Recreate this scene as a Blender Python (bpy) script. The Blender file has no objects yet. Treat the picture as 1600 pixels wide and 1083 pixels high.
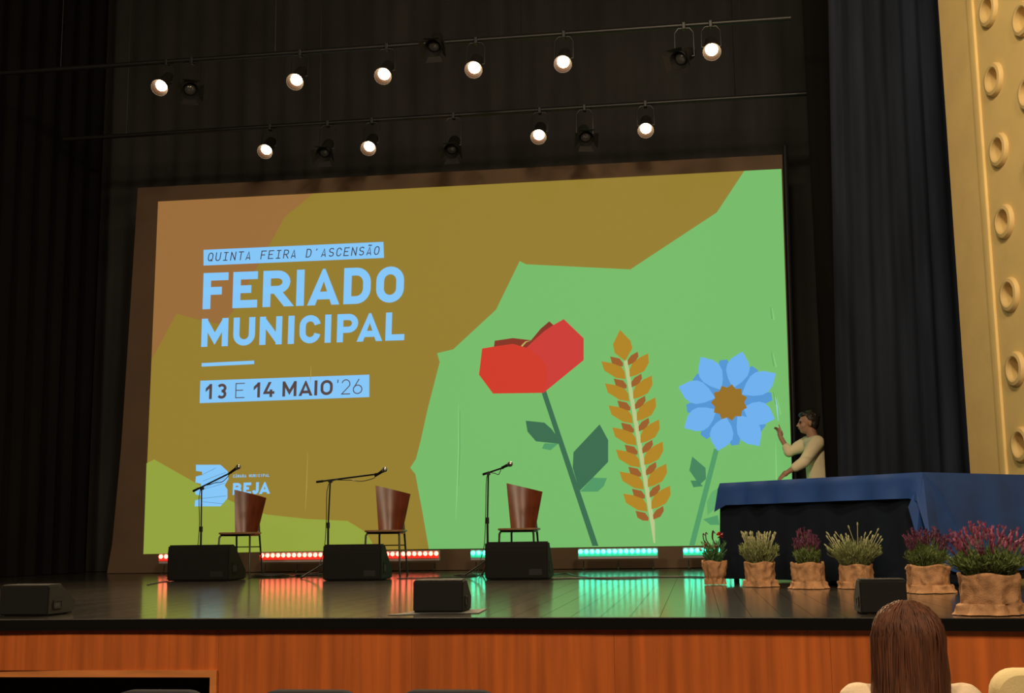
import bpy, bmesh, math, random
from mathutils import Vector, Matrix, noise
random.seed(7)
R = math.radians
sc = bpy.context.scene
COL = sc.collection
# ------------------------------------------------------------------ camera
FPX, EYE = 1950.0, 0.36
YAW, PITCH, ROLL = R(8.2), math.atan(299.0 / 1950.0), R(0.75)
Fw = Vector((-math.sin(YAW) * math.cos(PITCH), math.cos(YAW) * math.cos(PITCH), math.sin(PITCH)))
R0 = Vector((math.cos(YAW), math.sin(YAW), 0))
U0 = R0.cross(Fw)
Rt = R0 * math.cos(ROLL) - U0 * math.sin(ROLL)
Up = U0 * math.cos(ROLL) + R0 * math.sin(ROLL)
CAM = Vector((0, 0, EYE))
cd = bpy.data.cameras.new('camera')
cam = bpy.data.objects.new('camera', cd)
COL.objects.link(cam)
cam.matrix_world = Matrix(((Rt.x, Up.x, -Fw.x, 0), (Rt.y, Up.y, -Fw.y, 0), (Rt.z, Up.z, -Fw.z, EYE), (0, 0, 0, 1)))
cd.sensor_width = 36
cd.lens = 36 * FPX / 1600
cd.clip_end = 200
sc.camera = cam
sc.view_settings.view_transform = 'Standard'
sc.view_settings.look = 'None'
sc.view_settings.exposure = 0
sc.view_settings.gamma = 1
sc.view_settings.use_curve_mapping = False
# ------------------------------------------------------------------ world and house lights
w = bpy.data.worlds.new('dim_hall')
sc.world = w
w.use_nodes = True
w.node_tree.nodes['Background'].inputs[0].default_value = (1.0, 0.85, 0.7, 1)
w.node_tree.nodes['Background'].inputs[1].default_value = 0.03


def area(name, loc, target, size, power, col):
    l = bpy.data.lights.new(name, 'AREA')
    l.energy = power; l.color = col; l.size = size; l.shape = 'DISK'
    o = bpy.data.objects.new(name, l)
    COL.objects.link(o)
    o.location = loc
    o.rotation_euler = (Vector(target) - Vector(loc)).to_track_quat('-Z', 'Y').to_euler()


HOUSE = 2.0
area('house_light', (-4.5, -2.0, 6.2), (-3, 5.5, -0.5), 1.6, 230 * HOUSE, (1, 0.78, 0.52))
area('house_light', (2.5, -1.0, 6.2), (2.6, 6.5, 0.2), 1.6, 230 * HOUSE, (1, 0.78, 0.52))
area('house_light', (0.2, 5.0, 6.8), (3.6, 9.5, 2.0), 1.0, 130 * HOUSE, (1, 0.8, 0.52))


def ray(px, py):
    return Fw + Rt * ((px - 800) / FPX) + Up * ((541.5 - py) / FPX)


def floor_at(px, py, z=0.0):
    d = ray(px, py)
    return CAM + d * ((z - EYE) / d.z)


def on_y(px, py, Y):
    d = ray(px, py)
    return CAM + d * (Y / d.y)


def at_depth(px, py, dep):
    return CAM + ray(px, py) * dep


def depth(p):
    return (Vector(p) - CAM).dot(Fw)


def scale_at(p):
    return FPX / depth(p)


# ------------------------------------------------------------------ materials
def lin(c):
    return tuple((x / 255 / 12.92) if x / 255 <= 0.04045 else ((x / 255 + 0.055) / 1.055) ** 2.4 for x in c)


MATS = {}


def mat(name, col, rough=0.6, metal=0.0, var=0.0, scale=(8, 8, 8), bump=0.0, bscale=60.0, emit=None, estr=1.0, spec=0.5, sheen=0.0):
    if name in MATS:
        return MATS[name]
    m = bpy.data.materials.new(name)
    m.use_nodes = True
    nt = m.node_tree
    b = nt.nodes['Principled BSDF']
    b.inputs['Base Color'].default_value = (*col, 1)
    b.inputs['Roughness'].default_value = rough
    b.inputs['Metallic'].default_value = metal
    b.inputs['Specular IOR Level'].default_value = spec
    if sheen:
        b.inputs['Sheen Weight'].default_value = sheen
    if emit:
        b.inputs['Emission Color'].default_value = (*emit, 1)
        b.inputs['Emission Strength'].default_value = estr
    if var or bump:
        tc = nt.nodes.new('ShaderNodeTexCoord')
        if var:
            mp = nt.nodes.new('ShaderNodeMapping')
            mp.inputs['Scale'].default_value = scale
            nz = nt.nodes.new('ShaderNodeTexNoise')
            nz.inputs['Scale'].default_value = 1
            nz.inputs['Detail'].default_value = 5
            cr = nt.nodes.new('ShaderNodeValToRGB')
            cr.color_ramp.elements[0].position = 0.3
            cr.color_ramp.elements[1].position = 0.72
            cr.color_ramp.elements[0].color = (*[max(0, x * (1 - var)) for x in col], 1)
            cr.color_ramp.elements[1].color = (*[min(1, x * (1 + var)) for x in col], 1)
            nt.links.new(tc.outputs['Object'], mp.inputs[0])
            nt.links.new(mp.outputs[0], nz.inputs['Vector'])
            nt.links.new(nz.outputs['Fac'], cr.inputs[0])
            nt.links.new(cr.outputs[0], b.inputs['Base Color'])
        if bump:
            n2 = nt.nodes.new('ShaderNodeTexNoise')
            n2.inputs['Scale'].default_value = bscale
            n2.inputs['Detail'].default_value = 3
            bp = nt.nodes.new('ShaderNodeBump')
            bp.inputs['Strength'].default_value = bump
            bp.inputs['Distance'].default_value = 0.01
            nt.links.new(tc.outputs['Object'], n2.inputs['Vector'])
            nt.links.new(n2.outputs['Fac'], bp.inputs['Height'])
            nt.links.new(bp.outputs[0], b.inputs['Normal'])
    MATS[name] = m
    return m


def img(name, rgb, k=1.0):
    """Light of the projected picture, given as the colour seen on the screen."""
    c = lin(rgb)
    m = mat('picture_' + name, (0.05, 0.05, 0.05), 0.9, emit=c, estr=k, spec=0.0)
    return m


M_SIDECLOTH = mat('deep_black_velour', (0.007, 0.0065, 0.006), 0.95, var=0.25, scale=(2, 2, 0.6), spec=0.1)
M_BLACKCLOTH = mat('hazed_black_velour', (0.032, 0.031, 0.030), 0.95, var=0.25, scale=(2, 2, 0.6), spec=0.1)  # base colour lifted to stand for lamp haze over the backdrop
M_LEGCLOTH = mat('blue_black_velour', (0.015, 0.019, 0.030), 0.95, var=0.4, scale=(6, 6, 0.5), spec=0.1)
M_BLACKPAINT = mat('black_paint', (0.012, 0.012, 0.011), 0.7)
M_BLACKMETAL = mat('black_metal', (0.015, 0.015, 0.015), 0.4, metal=0.3)
M_STANDMETAL = mat('stand_black_metal', (0.02, 0.02, 0.02), 0.35, metal=0.5)
M_CHROME = mat('brushed_steel', (0.55, 0.53, 0.5), 0.3, metal=1.0)
M_SPEAKER = mat('black_textured_cabinet', (0.005, 0.0045, 0.0042), 0.8, bump=0.2, bscale=200, spec=0.25)
M_GRILLE = mat('black_grille', (0.014, 0.014, 0.014), 0.6, bump=0.5, bscale=400)
M_CABLE = mat('black_rubber_cable', (0.03, 0.028, 0.026), 0.45)
M_RUBBER = mat('rubber', (0.012, 0.012, 0.012), 0.9)


# ------------------------------------------------------------------ mesh builder
class B:
    def __init__(s):
        s.v = []; s.f = []

    def add(s, vs, fs, M=None):
        n = len(s.v)
        s.v += [(M @ Vector(p)) if M else Vector(p) for p in vs]
        s.f += [tuple(i + n for i in f) for f in fs]
        return s

    def box(s, c, d, M=None, bev=0.0):
        x, y, z = [k / 2 for k in d]
        if not bev:
            vs = [(c[0] + sx * x, c[1] + sy * y, c[2] + sz * z) for sz in (-1, 1) for sy in (-1, 1) for sx in (-1, 1)]
            fs = [(0, 2, 3, 1), (4, 5, 7, 6), (0, 1, 5, 4), (2, 6, 7, 3), (0, 4, 6, 2), (1, 3, 7, 5)]
            return s.add(vs, fs, M)
        bm = bmesh.new()
        bmesh.ops.create_cube(bm, size=1)
        for v in bm.verts:
            v.co = Vector((v.co.x * d[0] + c[0], v.co.y * d[1] + c[1], v.co.z * d[2] + c[2]))
        bmesh.ops.bevel(bm, geom=bm.edges[:], offset=bev, segments=2, affect='EDGES', profile=0.5)
        bm.verts.index_update()
        s.add([v.co.copy() for v in bm.verts], [tuple(v.index for v in f.verts) for f in bm.faces], M)
        bm.free()
        return s

    def prism(s, poly, axis, a, b, M=None):
        """extrude a polygon given in the two other axes"""
        def mk(p, t):
            if axis == 'x': return (t, p[0], p[1])
            if axis == 'y': return (p[0], t, p[1])
            return (p[0], p[1], t)
        n = len(poly)
        vs = [mk(p, a) for p in poly] + [mk(p, b) for p in poly]
        fs = [tuple(range(n - 1, -1, -1)), tuple(range(n, 2 * n))]
        fs += [(i, (i + 1) % n, n + (i + 1) % n, n + i) for i in range(n)]
        return s.add(vs, fs, M)

    def tube(s, pts, r, seg=8, M=None, cap=True):
        pts = [Vector(p) for p in pts]
        rs = r if isinstance(r, (list, tuple)) else [r] * len(pts)
        rings = []
        t0 = (pts[1] - pts[0]).normalized()
        n = t0.orthogonal().normalized()
        for i, p in enumerate(pts):
            if i == 0: t = pts[1] - pts[0]
            elif i == len(pts) - 1: t = pts[-1] - pts[-2]
            else: t = (pts[i + 1] - pts[i]).normalized() + (pts[i] - pts[i - 1]).normalized()
            if t.length < 1e-9: t = t0
            t.normalize()
            n = (n - t * n.dot(t))
            if n.length < 1e-6: n = t.orthogonal()
            n.normalize()
            b = t.cross(n)
            rings.append([p + (n * math.cos(k * 2 * math.pi / seg) + b * math.sin(k * 2 * math.pi / seg)) * rs[i] for k in range(seg)])
        vs = [q for rg in rings for q in rg]
        fs = []
        for i in range(len(pts) - 1):
            for k in range(seg):
                fs.append((i * seg + k, i * seg + (k + 1) % seg, (i + 1) * seg + (k + 1) % seg, (i + 1) * seg + k))
        if cap:
            fs.append(tuple(range(seg - 1, -1, -1)))
            fs.append(tuple((len(pts) - 1) * seg + k for k in range(seg)))
        return s.add(vs, fs, M)

    def lathe(s, prof, seg=24, M=None, wob=None, cap=True):
        vs = []; fs = []
        for i, (r, z) in enumerate(prof):
            for k in range(seg):
                a = 2 * math.pi * k / seg
                rr, zz = (r, z) if wob is None else wob(i, a, r, z)
                vs.append((rr * math.cos(a), rr * math.sin(a), zz))
        n = len(prof)
        for i in range(n - 1):
            for k in range(seg):
                fs.append((i * seg + k, i * seg + (k + 1) % seg, (i + 1) * seg + (k + 1) % seg, (i + 1) * seg + k))
        if cap and prof[0][0] > 1e-6: fs.append(tuple(range(seg - 1, -1, -1)))
        if cap and prof[-1][0] > 1e-6: fs.append(tuple((n - 1) * seg + k for k in range(seg)))
        return s.add(vs, fs, M)

    def ball(s, c, r, seg=14, M=None, rot=None):
        r = (r, r, r) if not isinstance(r, (tuple, list)) else r
        T = Matrix.Translation(c) @ (rot.to_4x4() if rot else Matrix.Identity(4)) @ Matrix.Diagonal((*r, 1))
        if M: T = M @ T
        n = seg // 2
        vs = [(0, 0, -1)]
        for i in range(1, n):
            p = -math.pi / 2 + math.pi * i / n
            for k in range(seg):
                a = 2 * math.pi * k / seg
                vs.append((math.cos(p) * math.cos(a), math.cos(p) * math.sin(a), math.sin(p)))
        vs.append((0, 0, 1))
        L = len(vs) - 1
        fs = [(0, 1 + (k + 1) % seg, 1 + k) for k in range(seg)]
        for i in range(n - 2):
            for k in range(seg):
                fs.append((1 + i * seg + k, 1 + i * seg + (k + 1) % seg, 1 + (i + 1) * seg + (k + 1) % seg, 1 + (i + 1) * seg + k))
        fs += [(L, 1 + (n - 2) * seg + k, 1 + (n - 2) * seg + (k + 1) % seg) for k in range(seg)]
        return s.add(vs, fs, T)

    def limb(s, pts, rs, seg=12):
        s.tube(pts, list(rs), seg)
        for p, r in zip(pts, rs):
            s.ball(p, r * 0.995, seg)
        return s


def wl(o):
    p = Vector((0, 0, 0))
    while o:
        p = p + o.location
        o = o.parent
    return p


def obj(name, b, m, parent=None, smooth=False, origin=None, local=False):
    me = bpy.data.meshes.new(name)
    off = Vector((0, 0, 0))
    if not local:
        if parent is not None: off = wl(parent)
        elif origin is not None: off = Vector(origin)
    me.from_pydata([p - off for p in b.v], [], b.f)
    me.update()
    if smooth:
        me.polygons.foreach_set('use_smooth', [True] * len(me.polygons))
        me.set_sharp_from_angle(angle=R(42))
    if m: me.materials.append(m)
    o = bpy.data.objects.new(name, me)
    COL.objects.link(o)
    if parent is not None: o.parent = parent
    elif origin is not None: o.location = origin
    return o


def tag(o, label, cat, group=None):
    o['label'] = label; o['category'] = cat
    if group: o['group'] = group
    return o


def thing(name, loc, label, cat, group=None, rz=0.0):
    o = bpy.data.objects.new(name, None)
    COL.objects.link(o)
    o.location = loc
    o.rotation_euler = (0, 0, rz)
    o.empty_display_size = 0.1
    return tag(o, label, cat, group)


def struct(o):
    o['kind'] = 'structure'
    return o


def copy_tree(o, parent=None):
    c = o.copy()
    COL.objects.link(c)
    c.parent = parent
    for ch in list(o.children):
        copy_tree(ch, c)
    return c


def remesh(o, vox, sm=6):
    md = o.modifiers.new('merge', 'REMESH'); md.mode = 'VOXEL'; md.voxel_size = vox; md.use_smooth_shade = True
    m2 = o.modifiers.new('soften', 'SMOOTH'); m2.factor = 0.5; m2.iterations = sm


# ================================================================== STAGE
_e = [floor_at(px, py) for px, py in ((0, 968), (400, 966), (800, 964.2), (1200, 965), (1600, 966))]


def solve3(A, y):
    m = Matrix(A)
    return m.inverted() @ Vector(y)


def fitquad(ps):
    S = [sum(p.x ** k for p in ps) for k in range(5)]
    T = [sum(p.y * p.x ** k for p in ps) for k in range(3)]
    return solve3(((S[0], S[1], S[2]), (S[1], S[2], S[3]), (S[2], S[3], S[4])), T)


_q = fitquad(_e)
XL, XR = -13.0, 7.0


def edge_y(x):
    x = max(-4.5, min(4.0, x))
    return _q[0] + _q[1] * x + _q[2] * x * x


YBACK = 15.6
M_FLOOR = mat('dark_varnished_stage_boards', (0.027, 0.024, 0.02), 0.2, var=0.3, scale=(9, 0.8, 1), bump=0.0, spec=1.0)


def floor_material():
    nt = M_FLOOR.node_tree
    b = nt.nodes['Principled BSDF']
    tc = nt.nodes.new('ShaderNodeTexCoord')
    mp = nt.nodes.new('ShaderNodeMapping'); mp.inputs['Scale'].default_value = (14, 14, 14)
    nz = nt.nodes.new('ShaderNodeTexNoise'); nz.inputs['Scale'].default_value = 1; nz.inputs['Detail'].default_value = 4
    bp = nt.nodes.new('ShaderNodeBump'); bp.inputs['Strength'].default_value = 0.012; bp.inputs['Distance'].default_value = 0.01
    nt.links.new(tc.outputs['Object'], mp.inputs[0]); nt.links.new(mp.outputs[0], nz.inputs['Vector'])
    nt.links.new(nz.outputs['Fac'], bp.inputs['Height']); nt.links.new(bp.outputs[0], b.inputs['Normal'])
    rr = nt.nodes.new('ShaderNodeMapRange')
    rr.inputs['To Min'].default_value = 0.11; rr.inputs['To Max'].default_value = 0.17
    nt.links.new(nz.outputs['Fac'], rr.inputs['Value']); nt.links.new(rr.outputs[0], b.inputs['Roughness'])


floor_material()
fl = struct(obj('floor', B().prism([(XL, edge_y(XL) + 0.03)] + [(x, edge_y(x) + 0.03) for x in (-6, -4, -2, 0, 2, 4)] + [(XR, edge_y(XR) + 0.03), (XR, YBACK), (XL, YBACK)], 'z', -0.16, -0.03), M_BLACKPAINT))
pw = 0.135
x = XL
while x < XR - 0.01:
    a, c = x + 0.001, x + pw - 0.001
    obj('floor_board', B().prism([(a, edge_y(a)), (c, edge_y(c)), (c, YBACK), (a, YBACK)], 'z', -0.0295, 0.0), M_FLOOR, fl)
    x += pw
# nosing
xs = [XL + i * 0.5 for i in range(int((XR - XL) / 0.5) + 1)]
nose = B()
for i in range(len(xs) - 1):
    x0, x1 = xs[i], xs[i + 1]
    y0, y1 = edge_y(x0), edge_y(x1)
    nose.add([(x0, y0 - 0.035, -0.052), (x1, y1 - 0.035, -0.052), (x1, y1 - 0.035, -0.001), (x0, y0 - 0.035, -0.001),
              (x0, y0 - 0.001, -0.052), (x1, y1 - 0.001, -0.052), (x1, y1 - 0.001, -0.001), (x0, y0 - 0.001, -0.001)],
             [(0, 1, 2, 3), (3, 2, 6, 7), (1, 0, 4, 5), (5, 4, 7, 6)])
struct(obj('trim_1', nose, mat('black_stage_nosing', (0.003, 0.003, 0.003), 0.8, spec=0.1)))
# wooden stage front with an opening on the left
ZF = -1.1
M_FRONT = mat('orange_wood_veneer', (0.46, 0.105, 0.016), 0.42, var=0.28, scale=(22, 22, 0.9), bump=0.05, bscale=30)
M_FRAME = mat('pale_orange_wood', (0.55, 0.19, 0.05), 0.4, var=0.2, scale=(3, 3, 25))
yf = lambda x: edge_y(x) + 0.0
pO = floor_at(348, 965)
XO = pO.x                                   # right end of the opening
ZO = EYE - (1043 - 849) / scale_at(floor_at(200, 966))
sf = struct(obj('wall_front', B().prism([(XL, yf(XL) + 0.12), (XO + 0.3, yf(XO) + 0.12), (XO + 0.3, yf(XO) + 0.14), (XL, yf(XL) + 0.14)], 'z', ZO + 0.02, -0.17), M_BLACKPAINT))
bx = [XL, -9.6, -6.7, -5.2, -3.6, XO - 1.35, XO]
for i in range(len(bx) - 1):
    a, c = bx[i] + 0.0005, bx[i + 1] - 0.0005
    obj('wood_panel', B().prism([(a, yf(a)), (c, yf(c)), (c, yf(c) + 0.03), (a, yf(a) + 0.03)], 'z', ZO, -0.053), M_FRONT, sf)
xx = XO
while xx < XR:
    a, c = xx + 0.0005, xx + 0.94 - 0.0005
    obj('wood_panel', B().prism([(a, yf(a)), (c, yf(c)), (c, yf(c) + 0.03), (a, yf(a) + 0.03)], 'z', ZF, -0.053), M_FRONT, sf)
    xx += 0.94
fr = B().prism([(XL, yf(XL) - 0.02), (XO, yf(XO) - 0.02), (XO, yf(XO) + 0.02), (XL, yf(XL) + 0.02)], 'z', ZO - 0.032, ZO)
fr.prism([(XO - 0.032, yf(XO) - 0.02), (XO, yf(XO) - 0.02), (XO, yf(XO) + 0.3), (XO - 0.032, yf(XO) + 0.3)], 'z', ZF, ZO - 0.032)
struct(obj('trim_2', fr, M_FRAME))
# dark recess behind the opening
rec = B().box(((XL + XO) / 2, yf(XO) + 1.6, (ZF + ZO) / 2), (XO - XL, 0.05, ZO - ZF))
struct(obj('wall_recess', rec, M_BLACKPAINT))
# hall floor and ceilings
struct(obj('floor_hall', B().box(((XL + XR) / 2, 0.9, ZF - 0.05), (XR - XL, 15.0, 0.1)), mat('dark_hall_carpet', (0.05, 0.02, 0.015), 0.95, var=0.3, scale=(30, 30, 30))))
struct(obj('ceiling', B().box(((XL + XR) / 2, 4.6, 8.05), (XR - XL, 23.2, 0.1)), M_BLACKPAINT))
struct(obj('wall_back', B().box(((XL + XR) / 2, YBACK + 0.06, 4.0), (XR - XL, 0.1, 8.0)), M_BLACKPAINT))


# ------------------------------------------------------------------ curtains
def curtain(name, p0, p1, z0, z1, m, label, wave=0.16, amp=0.03, lean=(0, 0), cat='curtain', seed=1, group=None):
    """pleated cloth from plan point p0 to p1; lean shifts each end at the top"""
    rnd = random.Random(seed)
    p0 = Vector((p0[0], p0[1], 0)); p1 = Vector((p1[0], p1[1], 0))
    L = (p1 - p0).length
    t = (p1 - p0) / L
    nrm = Vector((-t.y, t.x, 0))
    n = int(L / wave * 8)
    ph = 0; us = []
    for i in range(n + 1):
        us.append((i / n, ph))
        ph += 2 * math.pi / 8 * (0.75 + 0.5 * rnd.random())
    zs = [0, 0.02, 0.25, 0.5, 0.75, 1.0]
    vs = []; fs = []
    for side in (0, 1):
        for j, zt in enumerate(zs):
            for u, p in us:
                a = amp * (1.15 - 0.5 * zt)
                sh = (1 - u) * lean[0] + u * lean[1]
                q = p0 + t * (u * L + sh * zt) + nrm * (math.sin(p + 0.4 * math.sin(3 * zt + u * 9)) * a + side * 0.006)
                vs.append((q.x, q.y, z0 + (z1 - z0) * zt))
    k = n + 1; h = len(zs)
    for side in (0, 1):
        o = side * k * h
        for j in range(h - 1):
            for i in range(n):
                f = (o + j * k + i, o + j * k + i + 1, o + (j + 1) * k + i + 1, o + (j + 1) * k + i)
                fs.append(f if side == 0 else f[::-1])
    for j in range(h - 1):
        for i in (0, n):
            fs.append((j * k + i, (j + 1) * k + i, h * k + (j + 1) * k + i, h * k + j * k + i))
    mid = (p0 + p1) / 2
    ob = obj(name, B().add(vs, fs), m, smooth=True, origin=(mid.x, mid.y, z0))
    tag(ob, label, cat, group)
    return ob


YS = 14.25                                   # screen plane
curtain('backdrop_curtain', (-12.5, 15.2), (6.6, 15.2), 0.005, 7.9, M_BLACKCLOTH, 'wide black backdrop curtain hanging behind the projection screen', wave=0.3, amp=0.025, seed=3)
pa, pb = floor_at(-260, 916), floor_at(172, 893.5)
curtain('side_curtain', (pa.x, pa.y), (pb.x - 0.12, min(pb.y, 14.9)), 0.005, 7.9, M_SIDECLOTH, 'black side curtain hanging beside the orange corner of the screen', wave=0.34, amp=0.05, seed=4)
YC = 11.9
a0, a1 = on_y(1310, 740, YC), on_y(1295, 0, YC)
xr = on_y(1560, 500, YC).x
zt = 7.9
lean = (a1.x - a0.x) * (zt / (a1.z - a0.z))
curtain('leg_curtain', (a0.x - lean * a0.z / zt, YC), (xr, YC + 0.25), 0.005, zt, M_LEGCLOTH, 'pleated blue-black side curtain hanging next to the yellow wall', wave=0.2, amp=0.03, lean=(lean, 0), seed=5)
YC2 = 13.0
a0, a1 = on_y(1285, 640, YC2), on_y(1268, 300, YC2)
lean = (a1.x - a0.x) * (zt / (a1.z - a0.z))
curtain('leg_curtain', (a0.x - lean * a0.z / zt, YC2), (a0.x + 2.2, YC2 + 0.2), 0.005, zt, M_SIDECLOTH, 'plain black narrow side curtain behind the blue-black pleated curtain', wave=0.24, amp=0.03, lean=(lean, 0), seed=6)

# ------------------------------------------------------------------ yellow perforated wall
M_WALL = mat('ochre_plaster', (0.80, 0.58, 0.23), 0.75, var=0.06, scale=(3, 3, 3), bump=0.08, bscale=120)
M_RING = mat('ochre_ring', (0.72, 0.52, 0.22), 0.6)
PA = R(-14)
wd = Vector((-math.sin(PA), -math.cos(PA), 0))          # runs from the stage towards the audience
wn = Vector((-wd.y, wd.x, 0))
if wn.x > 0: wn = -wn
W0 = at_depth(1497, 460, 11.2); W0.z = 0


def wp(s, z, out=0.0):
    q = W0 + wd * s + wn * out
    return Vector((q.x, q.y, z))


def wall_hit(px, py):
    d = ray(px, py)
    t = (W0 - CAM).dot(wn) / d.dot(wn)
    p = CAM + d * t
    return (p - W0).dot(wd), p.z


rings = [wall_hit(a, b) for a, b in ((1545, 15), (1553, 125), (1562, 232), (1570, 345), (1577, 462), (1584, 577), (1592, 695))]
s_ring = sum(r[0] for r in rings) / len(rings)
pitch = (rings[0][1] - rings[-1][1]) / 6
z_ref = sum(r[1] for r in rings) / len(rings)
s_2 = wall_hit(1601, 75)[0]
cw = max(0.3, s_2 - s_ring)
rad = 26 / scale_at(wp(s_ring, z_ref))
print('WALL', s_ring, pitch, z_ref, cw, rad, wall_hit(1521, 100), wall_hit(1509, 0), wall_hit(1532, 0))
s_start = s_ring - cw / 2
SEND = 6.2
wr = B()
# plain pilaster, a half-round moulding, then the perforated field
zb, zt_ = ZF, 7.95
s_m0 = max(0.15, wall_hit(1509, 0)[0])
prof = [(0.0, -0.35), (0.0, 0.0), (s_m0, 0.0)]
for i in range(1, 8):
    a = math.pi * i / 8
    prof.append((s_m0 + (s_start - s_m0) * (1 - math.cos(a)) / 2, 0.010 * math.sin(a) ** 0.7))
prof.append((s_start, -0.015))
for i in range(len(prof) - 1):
    (s0, o0), (s1, o1) = prof[i], prof[i + 1]
    wr.add([wp(s0, zb, o0), wp(s1, zb, o1), wp(s1, zt_, o1), wp(s0, zt_, o0)], [(0, 1, 2, 3)])
ncol = int((SEND - s_start) / cw)
hole = rad * 0.68
N = 24
ring_spots = []


def cell(s0, s1, z0, z1, cs, cz):
    vs = []
    for k in range(N):
        a = 2 * math.pi * (k + 0.5) / N
        vs.append(wp(cs + hole * math.cos(a), cz + hole * math.sin(a), -0.015))
    for k in range(N):
        a = 2 * math.pi * (k + 0.5) / N
        dx, dz = math.cos(a), math.sin(a)
        t = min((s1 - cs) / dx if dx > 0 else (s0 - cs) / dx, (z1 - cz) / dz if dz > 0 else (z0 - cz) / dz)
        vs.append(wp(cs + t * dx, cz + t * dz, -0.015))
    fs = [(k, (k + 1) % N, N + (k + 1) % N, N + k) for k in range(N)]
    wr.add(vs, fs)
    cn = [(s1, z1), (s0, z1), (s0, z0), (s1, z0)]
    for cs_, cz_ in cn:          # corner fillers
        a = math.atan2(cz_ - cz, cs_ - cs)
        k = int((a / (2 * math.pi) * N - 0.5) // 1) % N
        wr.add([vs[N + k], vs[N + (k + 1) % N], wp(cs_, cz_, -0.015)], [(0, 1, 2)])
    # recess
    prof_ = [(hole, -0.015), (hole * 0.9, -0.22), (0.0, -0.22)]
    rv = []
    for r_, o_ in prof_:
        for k in range(N):
            a = 2 * math.pi * (k + 0.5) / N
            rv.append(wp(cs + r_ * math.cos(a), cz + r_ * math.sin(a), o_))
    wr.add(rv, [(i * N + k, i * N + (k + 1) % N, (i + 1) * N + (k + 1) % N, (i + 1) * N + k) for i in range(2) for k in range(N)])
    ring_spots.append((cs, cz))


for c in range(ncol):
    cs = s_ring + c * cw
    zc0 = z_ref - 3 * pitch + (pitch / 2 if c % 2 else 0)
    zlist = [zc0 + i * pitch for i in range(-4, 14) if ZF + pitch / 2 < zc0 + i * pitch < 7.6 - pitch / 2]
    for z in zlist:
        cell(cs - cw / 2, cs + cw / 2, z - pitch / 2, z + pitch / 2, cs, z)
    for za, zb_ in ((ZF, zlist[0] - pitch / 2), (zlist[-1] + pitch / 2, 7.95)):
        wr.add([wp(cs - cw / 2, za, -0.015), wp(cs + cw / 2, za, -0.015), wp(cs + cw / 2, zb_, -0.015), wp(cs - cw / 2, zb_, -0.015)], [(0, 1, 2, 3)])
WALL = struct(obj('wall_right', wr, M_WALL, smooth=True, origin=(W0.x, W0.y, 0)))
# raised ring collars round the openings
rb = B()
Rm = Matrix((( wd.x, 0, wn.x, 0), (wd.y, 0, wn.y, 0), (0, 1, 0, 0), (0, 0, 0, 1)))
rb.lathe([(hole * 1.0, -0.02), (hole * 1.03, 0.02), (hole * 1.14, 0.026), (rad * 0.97, 0.02), (rad * 1.05, 0.0), (rad * 1.06, -0.014), (hole * 1.0, -0.02)], 24, Rm, cap=False)
rmesh = None
for cs, cz in ring_spots:
    if rmesh is None:
        o = obj('ring', rb, M_RING, None, smooth=True, local=True); rmesh = o.data
    else:
        o = bpy.data.objects.new('ring', rmesh); COL.objects.link(o)
    o.parent = WALL
    o.location = wp(cs, cz, 0.0) - W0
# left hall wall, out of the frame
struct(obj('wall_left', B().box((XL - 0.05, 4.6, 3.4), (0.1, 23.0, 9.2)), M_BLACKPAINT))

# ================================================================== PROJECTION SCREEN
LAY = 0.004


def sp(px, py, lay=0):
    p = on_y(px, py, YS - 0.02)
    d = ray(px, py)
    return CAM + d * ((YS - 0.02 - lay * LAY) / d.y)


scr = thing('projection_screen', (on_y(735, 860, YS).x, YS, 0.0), 'large fabric projection screen showing a floral municipal holiday poster', 'screen')
M_FABRIC = mat('brown_screen_cloth', (0.13, 0.085, 0.055), 0.9, var=0.12, scale=(1.5, 1.5, 1.5), spec=0.1)


def poly(name, pts, m, lay, parent, z4=False):
    if z4: pts = [(720 + a / 2.641, 470 + b / 2.641) for a, b in pts]
    b = B().add([sp(px, py, lay) for px, py in pts], [tuple(range(len(pts)))])
    return obj(name, b, m, parent)


fb = [(216, 294), (1222, 242), (1243, 885), (168, 894), (176, 850), (190, 700), (205, 470)]
n = len(fb)
q = [on_y(a, b, YS) for a, b in fb]
for p in q:
    if p.z < 0.03: p.z = 0.006
bb = B().add([(p.x, YS - 0.012, p.z) for p in q] + [(p.x, YS, p.z) for p in q], [tuple(range(n)), tuple(range(2 * n - 1, n - 1, -1))] + [(i, n + i, n + (i + 1) % n, (i + 1) % n) for i in range(n)])
obj('cloth', bb, M_FABRIC, scr)
pr0, pr1 = on_y(1224, 228, YS), on_y(1245, 880, YS)
obj('frame_post', B().tube([(pr1.x + 0.02, YS, 0.01), (pr0.x + 0.02, YS, pr0.z)], 0.025, 8), M_BLACKMETAL, scr, smooth=True)
C_OL, C_OR, C_LG, C_GR, C_BL = (144, 121, 40), (150, 104, 54), (143, 160, 58), (112, 184, 102), (128, 196, 246)
m_ol, m_or, m_lg, m_gr, m_bl = img('olive', C_OL), img('orange', C_OR), img('lime', C_LG), img('green', C_GR), img('pale_blue', C_BL)
ol = poly('olive_ground', [(247, 315), (1221, 264), (1241, 851), (1080, 853), (860, 856), (660, 858), (224, 866)], m_ol, 0, scr)
ol['label'] = 'lit picture area with olive ground'
poly('orange_patch', [(247, 315), (489, 302.5), (445, 339), (424, 377), (364, 487), (345, 507), (312, 500), (276, 490), (237, 562)], m_or, 1, scr)
poly('lime_patch', [(229, 724), (241, 718), (310, 757), (361, 783), (416, 804), (480, 811), (543, 814), (572, 832), (588, 859.5), (224, 866)], m_lg, 1, scr)
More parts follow.
